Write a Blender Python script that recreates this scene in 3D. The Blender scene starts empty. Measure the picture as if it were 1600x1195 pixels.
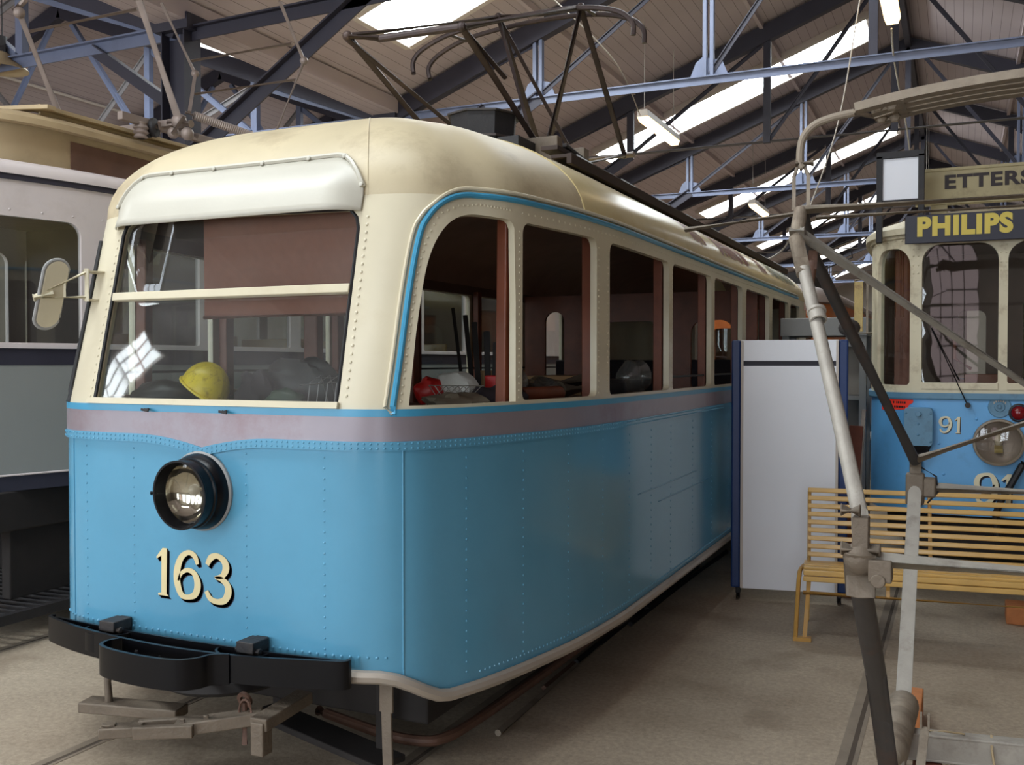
import bpy, math, random
from mathutils import Vector, Matrix
from mathutils.geometry import delaunay_2d_cdt
random.seed(7)
R = math.radians
col = bpy.context.scene.collection

# ------------------------------------------------------------------ materials
def lin(c):
    return tuple((x/255/12.92 if x/255 <= .04045 else ((x/255+.055)/1.055)**2.4) for x in c[:3]) + (1.0,)

def new_mat(name):
    m = bpy.data.materials.new(name); m.use_nodes = True
    nt = m.node_tree
    return m, nt, nt.nodes['Principled BSDF'], nt.nodes['Material Output']

def paint(name, c, rough=.4, var=.05, scale=5., metal=0., dirt=None, damt=.35, dscale=2.5, bump=0., bscale=60., spec=.5, coat=0.):
    m, nt, b, out = new_mat(name)
    N, L = nt.nodes, nt.links
    tc = N.new('ShaderNodeTexCoord')
    nz = N.new('ShaderNodeTexNoise'); nz.inputs['Scale'].default_value = scale; nz.inputs['Detail'].default_value = 6
    L.new(tc.outputs['Object'], nz.inputs['Vector'])
    rp = N.new('ShaderNodeValToRGB')
    base = lin(c)
    rp.color_ramp.elements[0].position = .3; rp.color_ramp.elements[1].position = .7
    rp.color_ramp.elements[0].color = tuple(x*(1-var) for x in base[:3])+(1,)
    rp.color_ramp.elements[1].color = tuple(min(1, x*(1+var)) for x in base[:3])+(1,)
    L.new(nz.outputs['Fac'], rp.inputs['Fac'])
    colr = rp.outputs['Color']
    if dirt:
        n2 = N.new('ShaderNodeTexNoise'); n2.inputs['Scale'].default_value = dscale; n2.inputs['Detail'].default_value = 8; n2.inputs['Roughness'].default_value = .7
        L.new(tc.outputs['Object'], n2.inputs['Vector'])
        r2 = N.new('ShaderNodeValToRGB'); r2.color_ramp.elements[0].position = .52; r2.color_ramp.elements[1].position = .72
        r2.color_ramp.elements[0].color = (0, 0, 0, 1); r2.color_ramp.elements[1].color = (damt,)*3+(1,)
        L.new(n2.outputs['Fac'], r2.inputs['Fac'])
        mx = N.new('ShaderNodeMixRGB'); L.new(r2.outputs['Color'], mx.inputs['Fac'])
        L.new(colr, mx.inputs['Color1']); mx.inputs['Color2'].default_value = lin(dirt)
        colr = mx.outputs['Color']
    L.new(colr, b.inputs['Base Color'])
    b.inputs['Roughness'].default_value = rough; b.inputs['Metallic'].default_value = metal
    b.inputs['Specular IOR Level'].default_value = spec
    b.inputs['Coat Weight'].default_value = coat; b.inputs['Coat Roughness'].default_value = .12
    if bump:
        n3 = N.new('ShaderNodeTexNoise'); n3.inputs['Scale'].default_value = bscale; n3.inputs['Detail'].default_value = 4
        L.new(tc.outputs['Object'], n3.inputs['Vector'])
        bp = N.new('ShaderNodeBump'); bp.inputs['Strength'].default_value = bump; bp.inputs['Distance'].default_value = .01
        L.new(n3.outputs['Fac'], bp.inputs['Height']); L.new(bp.outputs['Normal'], b.inputs['Normal'])
    return m

def glass(name, tint=(235, 240, 240), rough=.02, haze=0., ior=1.45):
    m, nt, b, out = new_mat(name); N, L = nt.nodes, nt.links
    N.remove(b)
    t = N.new('ShaderNodeBsdfTransparent'); t.inputs['Color'].default_value = lin(tint)
    g = N.new('ShaderNodeBsdfGlossy'); g.inputs['Roughness'].default_value = rough
    ge = N.new('ShaderNodeNewGeometry'); dt = N.new('ShaderNodeVectorMath'); dt.operation = 'DOT_PRODUCT'
    L.new(ge.outputs['Normal'], dt.inputs[0]); L.new(ge.outputs['Incoming'], dt.inputs[1])
    ab = N.new('ShaderNodeMath'); ab.operation = 'ABSOLUTE'; L.new(dt.outputs['Value'], ab.inputs[0])
    om = N.new('ShaderNodeMath'); om.operation = 'SUBTRACT'; om.inputs[0].default_value = 1.; L.new(ab.outputs[0], om.inputs[1]); om.use_clamp = True
    pw = N.new('ShaderNodeMath'); pw.operation = 'POWER'; L.new(om.outputs[0], pw.inputs[0]); pw.inputs[1].default_value = 5.
    f0 = 2*((ior-1)/(ior+1))**2
    f = N.new('ShaderNodeMath'); f.operation = 'MULTIPLY_ADD'; L.new(pw.outputs[0], f.inputs[0]); f.inputs[1].default_value = 1-f0; f.inputs[2].default_value = f0
    mx = N.new('ShaderNodeMixShader')
    L.new(f.outputs[0], mx.inputs[0]); L.new(t.outputs[0], mx.inputs[1]); L.new(g.outputs[0], mx.inputs[2])
    last = mx
    if haze:
        d = N.new('ShaderNodeBsdfDiffuse'); d.inputs['Color'].default_value = lin((190, 190, 185))
        tc = N.new('ShaderNodeTexCoord'); nz = N.new('ShaderNodeTexNoise'); nz.inputs['Scale'].default_value = 3.; nz.inputs['Detail'].default_value = 6
        L.new(tc.outputs['Object'], nz.inputs['Vector'])
        ml = N.new('ShaderNodeMath'); ml.operation = 'MULTIPLY'; ml.inputs[1].default_value = haze*2
        L.new(nz.outputs['Fac'], ml.inputs[0])
        m2 = N.new('ShaderNodeMixShader'); L.new(ml.outputs[0], m2.inputs[0])
        L.new(mx.outputs[0], m2.inputs[1]); L.new(d.outputs[0], m2.inputs[2]); last = m2
    L.new(last.outputs[0], out.inputs['Surface'])
    return m

def emit(name, c, s):
    m, nt, b, out = new_mat(name)
    e = nt.nodes.new('ShaderNodeEmission'); e.inputs['Color'].default_value = lin(c); e.inputs['Strength'].default_value = s
    nt.links.new(e.outputs[0], out.inputs['Surface']); nt.nodes.remove(b)
    return m

def concrete():
    m, nt, b, out = new_mat('concrete'); N, L = nt.nodes, nt.links
    tc = N.new('ShaderNodeTexCoord')
    def noise(sc, d=8, r=.6):
        n = N.new('ShaderNodeTexNoise'); n.inputs['Scale'].default_value = sc; n.inputs['Detail'].default_value = d; n.inputs['Roughness'].default_value = r
        L.new(tc.outputs['Object'], n.inputs['Vector']); return n
    a = noise(.9); r1 = N.new('ShaderNodeValToRGB'); L.new(a.outputs['Fac'], r1.inputs['Fac'])
    r1.color_ramp.elements[0].position = .3; r1.color_ramp.elements[0].color = lin((152, 136, 117))
    r1.color_ramp.elements[1].position = .7; r1.color_ramp.elements[1].color = lin((190, 175, 154))
    g = noise(38, 7, .75); r2 = N.new('ShaderNodeValToRGB'); L.new(g.outputs['Fac'], r2.inputs['Fac'])
    r2.color_ramp.elements[0].position = .3; r2.color_ramp.elements[0].color = (.66,)*3+(1,)
    r2.color_ramp.elements[1].position = .7; r2.color_ramp.elements[1].color = (1.16,)*3+(1,)
    mu = N.new('ShaderNodeMixRGB'); mu.blend_type = 'MULTIPLY'; mu.inputs['Fac'].default_value = 1
    L.new(r1.outputs['Color'], mu.inputs['Color1']); L.new(r2.outputs['Color'], mu.inputs['Color2'])
    # pale scuffs
    s = noise(3.3, 10, .75); r3 = N.new('ShaderNodeValToRGB'); L.new(s.outputs['Fac'], r3.inputs['Fac'])
    r3.color_ramp.elements[0].position = .63; r3.color_ramp.elements[0].color = (0, 0, 0, 1)
    r3.color_ramp.elements[1].position = .72; r3.color_ramp.elements[1].color = (.5, .5, .5, 1)
    m2 = N.new('ShaderNodeMixRGB'); L.new(r3.outputs['Color'], m2.inputs['Fac']); L.new(mu.outputs['Color'], m2.inputs['Color1']); m2.inputs['Color2'].default_value = lin((185, 178, 165))
    # dark oil stains
    o = noise(1.7, 5, .5); r4 = N.new('ShaderNodeValToRGB'); L.new(o.outputs['Fac'], r4.inputs['Fac'])
    r4.color_ramp.elements[0].position = .57; r4.color_ramp.elements[0].color = (0, 0, 0, 1)
    r4.color_ramp.elements[1].position = .72; r4.color_ramp.elements[1].color = (.55, .55, .55, 1)
    m3 = N.new('ShaderNodeMixRGB'); L.new(r4.outputs['Color'], m3.inputs['Fac']); L.new(m2.outputs['Color'], m3.inputs['Color1']); m3.inputs['Color2'].default_value = lin((112, 95, 77))
    L.new(m3.outputs['Color'], b.inputs['Base Color']); b.inputs['Roughness'].default_value = .62
    b.inputs['Specular IOR Level'].default_value = .3
    bp = N.new('ShaderNodeBump'); bp.inputs['Strength'].default_value = .25; bp.inputs['Distance'].default_value = .01
    L.new(g.outputs['Fac'], bp.inputs['Height']); L.new(bp.outputs['Normal'], b.inputs['Normal'])
    return m

def planks():
    m, nt, b, out = new_mat('ceiling_boards'); N, L = nt.nodes, nt.links
    tc = N.new('ShaderNodeTexCoord'); sp = N.new('ShaderNodeSeparateXYZ'); L.new(tc.outputs['Object'], sp.inputs[0])
    mo = N.new('ShaderNodeMath'); mo.operation = 'MULTIPLY'; mo.inputs[1].default_value = 1/.14; L.new(sp.outputs['X'], mo.inputs[0])
    fr = N.new('ShaderNodeMath'); fr.operation = 'FRACT'; L.new(mo.outputs[0], fr.inputs[0])
    lt = N.new('ShaderNodeMath'); lt.operation = 'LESS_THAN'; lt.inputs[1].default_value = .045; L.new(fr.outputs[0], lt.inputs[0])
    nz = N.new('ShaderNodeTexNoise'); nz.inputs['Scale'].default_value = 1.2; nz.inputs['Detail'].default_value = 6; L.new(tc.outputs['Object'], nz.inputs['Vector'])
    rp = N.new('ShaderNodeValToRGB'); L.new(nz.outputs['Fac'], rp.inputs['Fac'])
    rp.color_ramp.elements[0].color = lin((174, 161, 163)); rp.color_ramp.elements[1].color = lin((196, 183, 184))
    mx = N.new('ShaderNodeMixRGB'); L.new(lt.outputs[0], mx.inputs['Fac']); L.new(rp.outputs['Color'], mx.inputs['Color1']); mx.inputs['Color2'].default_value = lin((120, 109, 108))
    L.new(mx.outputs['Color'], b.inputs['Base Color']); b.inputs['Roughness'].default_value = .8
    return m

M = dict(
    blue=paint('sky_blue_paint', (93, 158, 190), .17, .04, 3, dirt=(70, 128, 158), damt=.25, dscale=1.5, bump=.03, bscale=9),
    cream=paint('cream_paint', (209, 200, 174), .28, .04, 3, dirt=(175, 155, 112), damt=.3, bump=.03, bscale=9),
    cream_dirty=paint('dusty_cream_roof_paint', (196, 182, 150), .5, .07, 3, dirt=(132, 112, 84), damt=.5, dscale=2.2, bump=.05, bscale=12),
    cream_roof=paint('glossy_cream_roof_paint', (212, 194, 142), .27, .06, 2, dirt=(190, 165, 105), damt=.4, dscale=3),
    visor=paint('visor_paint', (192, 188, 174), .38, .03, 4, bump=.03),
    band=paint('grey_mauve_band', (150, 142, 150), .34, .1, 2.2, metal=.2, dirt=(124, 90, 92), damt=.8, dscale=1.1),
    bluetrim=paint('blue_trim', (66, 150, 188), .35, .05),
    lip=paint('aluminium_lip', (170, 160, 148), .42, .06, 5, metal=.25, dirt=(110, 100, 88)),
    black=paint('black_gloss_paint', (10, 10, 14), .3, .1, spec=.25),
    blackiron=paint('dirty_black_iron', (34, 32, 34), .6, .2, 8, dirt=(74, 62, 52), damt=.6, bump=.2),
    under=paint('underframe_grime', (34, 29, 27), .8, .2, 8),
    iron=paint('dusty_cast_iron', (112, 100, 86), .6, .12, 8, metal=.2, dirt=(64, 54, 46), bump=.3),
    rust=paint('rusty_steel', (96, 68, 54), .65, .15, 8, dirt=(60, 40, 32), bump=.25),
    galv=paint('galvanised_tube', (166, 160, 150), .55, .08, 14, metal=.15, dirt=(96, 84, 72), damt=.6, dscale=6, bump=.15, bscale=90),
    galvbrown=paint('weathered_tube', (142, 130, 114), .6, .12, 12, metal=.12, dirt=(84, 64, 50), damt=.7, dscale=5, bump=.2, bscale=80),
    darktube=paint('dark_steel_tube', (72, 68, 66), .45, .1, 10, metal=.4, dirt=(110, 76, 58), damt=.4, dscale=4),
    panto=paint('dark_pantograph_steel', (64, 52, 50), .5, .15, 10, metal=.35, dirt=(104, 84, 72), damt=.5),
    pantogrey=paint('grey_pantograph_steel', (146, 132, 124), .5, .1, 10, metal=.3, dirt=(96, 80, 70)),
    truss=paint('blue_grey_steel_paint', (106, 114, 138), .45, .08, 4, dirt=(84, 90, 110), damt=.5),
    trussdark=paint('dark_steel_paint', (48, 46, 58), .55, .1, 4),
    rod=paint('pale_steel_rod', (132, 128, 128), .45, .1, 5, metal=.3),
    white=paint('white_panel', (240, 242, 248), .32, .015, 3),
    navy=paint('navy_post', (24, 54, 108), .4, .06),
    whitetram=paint('pinkish_white_paint', (214, 204, 202), .38, .03, 3, dirt=(180, 168, 162)),
    greytram=paint('grey_paint', (140, 142, 138), .42, .03, 3),
    tan=paint('tan_roof_canvas', (172, 152, 118), .6, .07, 3, dirt=(128, 108, 80)),
    brownwood=paint('brown_wood', (118, 62, 38), .45, .15, 6, dirt=(70, 34, 22), damt=.5),
    roofplank=paint('dark_roof_plank', (58, 44, 38), .7, .15, 8),
    deepwood=paint('deep_brown_wood', (58, 40, 32), .5, .15, 6),
    ceilbrown=paint('brown_ceiling_lining', (156, 122, 102), .6, .1, 4),
    darkwood=paint('dark_interior_wood', (104, 76, 62), .55, .15, 6),
    yellowwood=paint('varnished_yellow_slat', (206, 166, 96), .3, .07, 7, dirt=(178, 124, 50), damt=.3, coat=.2),
    mustard=paint('mustard_painted_tube', (184, 140, 70), .4, .06, 7),
    blockwood=paint('raw_orange_wood', (196, 124, 72), .7, .12, 14, dirt=(150, 84, 44), bump=.3),
    redwood=paint('red_brown_wood', (108, 58, 40), .7, .12, 12, bump=.2),
    boardgrey=paint('weathered_board', (160, 148, 112), .6, .08, 5, dirt=(96, 84, 60), damt=.6, dscale=7),
    blind=paint('brown_fabric', (150, 98, 80), .85, .05, 30),
    rubber=paint('black_rubber', (26, 26, 28), .6, .1),
    yellow=paint('scuffed_yellow_plastic', (236, 208, 40), .35, .04, 6, dirt=(120, 92, 26), damt=.8, dscale=26),
    cardboard=paint('cardboard', (150, 116, 78), .8, .06),
    redbag=paint('red_plastic', (190, 34, 32), .4, .05),
    whitebag=paint('white_plastic', (200, 198, 190), .45, .04),
    fabric=paint('dark_cloth', (52, 46, 52), .9, .15, 9),
    tarp=paint('olive_tarpaulin', (104, 94, 78), .8, .14, 9, bump=.3, bscale=16),
    green=paint('dark_green_plastic', (44, 66, 48), .5, .1),
    blackbag=paint('black_plastic', (30, 32, 32), .45, .2, 9, bump=.4, bscale=14),
    signblue=paint('navy_sign_enamel', (17, 15, 38), .4, .05),
    signyellow=paint('yellow_letter_enamel', (206, 184, 70), .35, .05),
    cream2=paint('old_cream_paint', (212, 202, 174), .5, .06, 4, dirt=(130, 104, 70), damt=.6, dscale=6),
    blue2=paint('sky_blue_front_paint', (98, 168, 222), .4, .03, 4, dirt=(80, 130, 170), damt=.3, dscale=8),
    blue3=paint('dull_blue_box', (92, 136, 164), .45, .06, 6, dirt=(60, 70, 76), damt=.5, dscale=9),
    numwhite=paint('ivory_lettering', (226, 218, 186), .5, .02),
    numcream=paint('cream_lettering', (226, 210, 160), .45, .02),
    numnavy=paint('navy_lettering_shade', (22, 26, 52), .45, .02),
    fadered=paint('faded_red_brown_lettering', (128, 70, 46), .5, .2, 9),
    fadegreen=paint('faded_green_lettering', (92, 96, 60), .5, .2, 9),
    sticker=paint('fluorescent_red_sticker', (255, 62, 42), .5, .02),
    ink=paint('dark_ink', (36, 24, 24), .6, .02),
    bulbglass=paint('frosted_bulb', (190, 180, 160), .15, .02),
    orange=paint('orange_varnished_wood', (176, 92, 34), .4, .15, 6),
    greymetal=paint('grey_sheet_metal', (150, 150, 148), .45, .05),
    brass=paint('brass_base', (176, 160, 110), .35, .05, metal=.6),
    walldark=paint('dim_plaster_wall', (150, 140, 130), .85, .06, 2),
    wallp=paint('white_washed_wall', (176, 168, 158), .85, .06, 2),
    wire=paint('pale_cable', (178, 172, 164), .5, .04),
    darkwire=paint('dark_cable', (28, 26, 28), .6, .04),
    chrome=paint('silvered_reflector', (205, 200, 186), .08, .03, 6, metal=1.),
    steel=paint('worn_rail_steel', (138, 125, 109), .55, .1, 8, metal=.1, dirt=(92, 78, 66), damt=.6, dscale=3),
    groove=paint('rail_groove_dirt', (84, 73, 62), .9, .1, 8),
    redlens=paint('red_lens', (120, 14, 22), .1, .03),
    enamel=paint('yellowed_advert_enamel', (196, 172, 108), .5, .1, 12, dirt=(120, 70, 44), damt=.7, dscale=18),
    housing=paint('lamp_housing_white', (206, 196, 186), .5, .02),
    concrete=concrete(), planks=planks(),
    glass=glass('window_glass', (225, 230, 228)),
    dustyglass=glass('dusty_windscreen_glass', (215, 220, 218), .03, .045),
    bag=glass('clear_plastic_film', (215, 215, 212), .2, .12, 1.7),
    lens=glass('lamp_lens_glass', (235, 235, 230), .03),
    sky=emit('daylit_skylight', (238, 246, 250), 15.),
    win=emit('daylit_window', (232, 241, 250), 8.4),
    windim=emit('window_onto_brick_building', (216, 196, 198), 2.2),
    tube=emit('warm_fluorescent', (255, 216, 150), 5.),
)

# ------------------------------------------------------------------ mesh builder
def frame(d, up=Vector((0, 0, 1))):
    d = Vector(d).normalized()
    if abs(d.dot(up)) > .98: up = Vector((0, 1, 0))
    x = d.cross(up).normalized(); return d, x, x.cross(d).normalized()

class MB:
    def __init__(s): s.v = []; s.f = []; s.sm = []
    def add(s, vs, fs, smooth=False):
        o = len(s.v); s.v += [tuple(p) for p in vs]; s.f += [tuple(i+o for i in f) for f in fs]; s.sm += [smooth]*len(fs); return s
    def box(s, c, d, ax=None):
        c = Vector(c); X, Y, Z = ax or (Vector((1, 0, 0)), Vector((0, 1, 0)), Vector((0, 0, 1)))
        vs = [c+X*(d[0]/2*a)+Y*(d[1]/2*b)+Z*(d[2]/2*e) for a in (-1, 1) for b in (-1, 1) for e in (-1, 1)]
        return s.add(vs, [(0, 1, 3, 2), (4, 6, 7, 5), (0, 4, 5, 1), (2, 3, 7, 6), (0, 2, 6, 4), (1, 5, 7, 3)])
    def box2(s, a, b):
        return s.box([(a[i]+b[i])/2 for i in range(3)], [abs(b[i]-a[i]) for i in range(3)])
    def beam(s, a, b, w, h, up=(0, 0, 1)):
        a, b = Vector(a), Vector(b); d, x, y = frame(b-a, Vector(up))
        return s.box((a+b)/2, (w, (b-a).length, h), (x, d, y))
    def angle(s, a, b, w, t=.007, up=(0, 0, 1)):
        a, b = Vector(a), Vector(b); d, x, y = frame(b-a, Vector(up)); m = (a+b)/2; l = (b-a).length
        s.box(m, (w, l, t), (x, d, y)); s.box(m+y*(-w/2), (t, l, w), (x, d, y)); return s
    def tube(s, path, r, n=10, closed=False, cap=True):
        P = [Vector(p) for p in path]; k = len(P); rr = r if isinstance(r, (list, tuple)) else [r]*k
        vs = []; prev = None
        for i, p in enumerate(P):
            if closed: t = P[(i+1) % k]-P[i-1]
            else: t = P[min(i+1, k-1)]-P[max(i-1, 0)]
            if t.length < 1e-9: t = Vector((0, 0, 1))
            t.normalize()
            if prev is None: _, x, y = frame(t)
            else:
                x = prev-t*prev.dot(t)
                if x.length < 1e-6: _, x, y = frame(t)
                x.normalize(); y = t.cross(x)
            prev = x
            for j in range(n):
                a = 2*math.pi*j/n; vs.append(p+(x*math.cos(a)+y*math.sin(a))*rr[i])
        fs = []
        for i in range(k if closed else k-1):
            for j in range(n):
                a, b = i*n+j, i*n+(j+1) % n; c, d = ((i+1) % k)*n+(j+1) % n, ((i+1) % k)*n+j
                fs.append((a, b, c, d))
        s.add(vs, fs, True)
        if cap and not closed: 
            o = len(s.v)-k*n; s.f += [tuple(o+j for j in reversed(range(n))), tuple(o+(k-1)*n+j for j in range(n))]; s.sm += [False]*2
        return s
    def cyl(s, a, b, r, n=20, r2=None):
        return s.tube([a, b], [r, r if r2 is None else r2], n)
    def lathe(s, prof, o, ax, n=32, closed=False):
        o = Vector(o); d, x, y = frame(ax); vs = []
        for r, h in prof:
            for j in range(n):
                a = 2*math.pi*j/n; vs.append(o+d*h+(x*math.cos(a)+y*math.sin(a))*max(r, 1e-4))
        fs = []; k = len(prof)
        for i in range(k if closed else k-1):
            for j in range(n):
                i2 = (i+1) % k
                fs.append((i*n+j, i*n+(j+1) % n, i2*n+(j+1) % n, i2*n+j))
        return s.add(vs, fs, True)
    def ball(s, c, r, n=12, m=8, ax=None):
        c = Vector(c); r = r if isinstance(r, (list, tuple)) else (r,)*3
        X, Y, Z = ax or (Vector((1, 0, 0)), Vector((0, 1, 0)), Vector((0, 0, 1)))
        vs = []
        for i in range(m+1):
            t = math.pi*i/m
            for j in range(n):
                p = 2*math.pi*j/n; vs.append(c+X*(r[0]*max(math.sin(t), 1e-4)*math.cos(p))+Y*(r[1]*max(math.sin(t), 1e-4)*math.sin(p))+Z*(r[2]*math.cos(t)))
        fs = [(i*n+j, i*n+(j+1) % n, (i+1)*n+(j+1) % n, (i+1)*n+j) for i in range(m) for j in range(n)]
        return s.add(vs, fs, True)
    def blob(s, c, r, seed, amp=.2, n=18, m=12, flat=None):
        rnd = random.Random(seed); ph = [(rnd.uniform(0, 6.28), rnd.uniform(1.5, 4), rnd.uniform(1.5, 4), rnd.uniform(.4, 1)) for _ in range(6)]
        vs = []
        for i in range(m+1):
            t = math.pi*i/m
            for j in range(n):
                p = 2*math.pi*j/n
                d = Vector((max(math.sin(t), 1e-3)*math.cos(p), max(math.sin(t), 1e-3)*math.sin(p), math.cos(t)))
                k = 1+amp*sum(w*math.sin(a*d.x*2+b*d.y*2+h+d.z*3) for h, a, b, w in ph)/3
                q = Vector((d.x*r[0]*k, d.y*r[1]*k, d.z*r[2]*k))
                if flat is not None: q.z = max(q.z, flat)
                vs.append(Vector(c)+q)
        fs = [(i*n+j, i*n+(j+1) % n, (i+1)*n+(j+1) % n, (i+1)*n+j) for i in range(m) for j in range(n)]
        return s.add(vs, fs, True)
    def prism(s, poly, o, ux, uy, depth):
        o, ux, uy = Vector(o), Vector(ux).normalized(), Vector(uy).normalized(); nn = ux.cross(uy)
        k = len(poly); vs = [o+ux*a+uy*b for a, b in poly]+[o+ux*a+uy*b+nn*depth for a, b in poly]
        return s.add(vs, [tuple(reversed(range(k))), tuple(range(k, 2*k))]+[(i, (i+1) % k, k+(i+1) % k, k+i) for i in range(k)])
    def sheet(s, rows, smooth=True):
        n = len(rows[0]); vs = [p for r in rows for p in r]
        return s.add(vs, [(i*n+j, i*n+j+1, (i+1)*n+j+1, (i+1)*n+j) for i in range(len(rows)-1) for j in range(n-1)], smooth)
    def rivet(s, p, nn, r=.008):
        r *= 1.3; p = Vector(p); d, x, y = frame(nn); vs = []
        for rr, h in ((1, -.05), (.8, .4), (.35, .62)):
            for j in range(6):
                a = j*math.pi/3; vs.append(p+d*(h*r)+(x*math.cos(a)+y*math.sin(a))*rr*r)
        fs = [(i*6+j, i*6+(j+1) % 6, (i+1)*6+(j+1) % 6, (i+1)*6+j) for i in range(2) for j in range(6)]+[tuple(12+j for j in range(6))]
        return s.add(vs, fs, True)
    def build(s, name, mat, parent=None, bevel=0., seg=2, ang=35, solid=0.):
        me = bpy.data.meshes.new(name); me.from_pydata(s.v, [], s.f)
        me.polygons.foreach_set('use_smooth', s.sm); me.update()
        if any(s.sm): me.set_sharp_from_angle(angle=R(ang))
        me.materials.append(M[mat] if isinstance(mat, str) else mat)
        o = bpy.data.objects.new(name, me); col.objects.link(o)
        if parent is not None:
            o.parent = parent; pm = world(parent); o.matrix_parent_inverse = pm.inverted()
        if solid:
            k = o.modifiers.new('Solidify', 'SOLIDIFY'); k.thickness = solid; k.offset = 0
        if bevel:
            b = o.modifiers.new('Bevel', 'BEVEL'); b.width = bevel; b.segments = seg; b.limit_method = 'ANGLE'; b.angle_limit = R(40)
        return o

def world(o):
    m = Matrix.Translation(o.location) @ o.rotation_euler.to_matrix().to_4x4()
    return (world(o.parent) @ o.matrix_parent_inverse @ m) if o.parent else m

def tag(o, label, cat=None, group=None, kind=None):
    if label: o['label'] = label
    if cat: o['category'] = cat
    if group: o['group'] = group
    if kind: o['kind'] = kind
    return o

def thing(name, label, cat, loc=(0, 0, 0), group=None):
    o = bpy.data.objects.new(name, None); o.empty_display_size = .1; col.objects.link(o); o.location = loc
    return tag(o, label, cat, group)

def struct(o): o['kind'] = 'structure'; return o

def text_mesh(txt, size, bold=0., depth=.002, sx=1., shear=0., space=1.):
    cu = bpy.data.curves.new('t', 'FONT'); cu.body = txt; cu.size = size; cu.offset = bold; cu.extrude = depth; cu.shear = shear; cu.space_character = space
    ob = bpy.data.objects.new('t', cu); col.objects.link(ob)
    dg = bpy.context.evaluated_depsgraph_get(); me = bpy.data.meshes.new_from_object(ob.evaluated_get(dg))
    vs = [(v.co.x*sx, v.co.y, v.co.z) for v in me.vertices]; fs = [tuple(p.vertices) for p in me.polygons]
    bpy.data.objects.remove(ob); bpy.data.curves.remove(cu); bpy.data.meshes.remove(me)
    return vs, fs

def put_text(mb, txt, o, ux, uy, width, height, bold=0., depth=.002, space=1.):
    vs, fs = text_mesh(txt, 1., bold, 0., space=space)
    x0 = min(v[0] for v in vs); x1 = max(v[0] for v in vs); y0 = min(v[1] for v in vs); y1 = max(v[1] for v in vs)
    o, ux, uy = Vector(o), Vector(ux).normalized(), Vector(uy).normalized(); nn = ux.cross(uy)
    mb.add([o+ux*((v[0]-x0)/(x1-x0)*width)+uy*((v[1]-y0)/(y1-y0)*height)+nn*depth for v in vs], fs)

def crom(pts, n=8):
    P = [Vector(p) for p in pts]; out = []
    for i in range(len(P)-1):
        a, b, c, d = P[max(i-1, 0)], P[i], P[i+1], P[min(i+2, len(P)-1)]
        for k in range(n):
            t = k/n; out.append(.5*((2*b)+(c-a)*t+(2*a-5*b+4*c-d)*t*t+(3*b-a-3*c+d)*t**3))
    out.append(P[-1]); return out

def chord_curve(pts, n=10):      # Hermite curve with tangents scaled by chord length: no overshoot on uneven spacing
    P = [Vector(p) for p in pts]; t = [0.]
    for a, b in zip(P, P[1:]): t.append(t[-1]+(b-a).length)
    k = len(P); T_ = [(P[min(i+1, k-1)]-P[max(i-1, 0)])/(t[min(i+1, k-1)]-t[max(i-1, 0)]) for i in range(k)]
    out = []
    for i in range(k-1):
        h = t[i+1]-t[i]
        for j in range(n):
            u = j/n; out.append(P[i]*(2*u**3-3*u*u+1)+T_[i]*(h*(u**3-2*u*u+u))+P[i+1]*(3*u*u-2*u**3)+T_[i+1]*(h*(u**3-u*u)))
    out.append(P[-1]); return out

def stroke(mb, pts, ws, o, ux, uy, sx, sy, off):
    o, ux, uy = Vector(o), Vector(ux).normalized(), Vector(uy).normalized(); nn = ux.cross(uy)
    P = crom([(a*sx, b*sy, w) for (a, b), w in zip(pts, ws)], 6)
    L, Rr = [], []
    for i, p in enumerate(P):
        t = P[min(i+1, len(P)-1)]-P[max(i-1, 0)]; t.z = 0; t.normalize(); q = Vector((-t.y, t.x, 0)); w = p.z*sx*.62
        for lst, sg in ((L, 1), (Rr, -1)):
            e = p+q*(w*sg); lst.append(o+ux*e.x+uy*e.y+nn*off)
    mb.sheet([L, Rr], False)

SIX = ([(.90, .74), (.80, .90), (.56, .965), (.28, .85), (.12, .60), (.11, .32), (.26, .08), (.52, .04), (.80, .12), (.90, .33), (.78, .54), (.52, .60), (.28, .52), (.15, .36)],
       [.10, .14, .12, .16, .20, .20, .16, .12, .17, .20, .15, .11, .09, .06])
NINE = ([(1-a, 1-b) for a, b in SIX[0]], SIX[1])
THREE = ([(.10, .76), (.24, .91), (.48, .965), (.74, .87), (.80, .72), (.66, .57), (.40, .52), (.62, .50), (.84, .40), (.88, .24), (.74, .08), (.46, .03), (.20, .08), (.06, .22)],
         [.12, .16, .13, .18, .20, .13, .06, .12, .18, .20, .17, .13, .14, .12])
ONE = [(.02, .80), (.34, 1.0), (.56, 1.0), (.52, .05), (.62, .0), (.10, .0), (.10, .04), (.26, .06), (.28, .84), (.05, .76)]
def digits(mb, txt, o, ux, uy, w, h, gap, off):
    o = Vector(o); x = 0; U = Vector(ux).normalized()
    for ch in txt:
        if ch == '1':
            poly = [(a*w*.8, b*h) for a, b in ONE]
            U2 = Vector(uy).normalized(); nn = U.cross(U2)
            pts = [o+U*(x+a)+U2*b+nn*off for a, b in poly]
            mb.add(pts, [(9, 0, 1, 8), (8, 1, 2, 3), (8, 3, 4, 7), (7, 4, 5, 6)])
            x += w*.56+gap
        else:
            st = {'6': SIX, '9': NINE, '3': THREE}[ch]
            stroke(mb, st[0], st[1], o+U*x, ux, uy, w, h, off); x += w+gap

# ------------------------------------------------------------------ a tram shell: plan curve x height
def inpoly(p, poly):
    x, y = p; c = False; j = len(poly)-1
    for i in range(len(poly)):
        xi, yi = poly[i]; xj, yj = poly[j]
        if (yi > y) != (yj > y) and x < (xj-xi)*(y-yi)/(yj-yi)+xi: c = not c
        j = i
    return c

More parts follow.
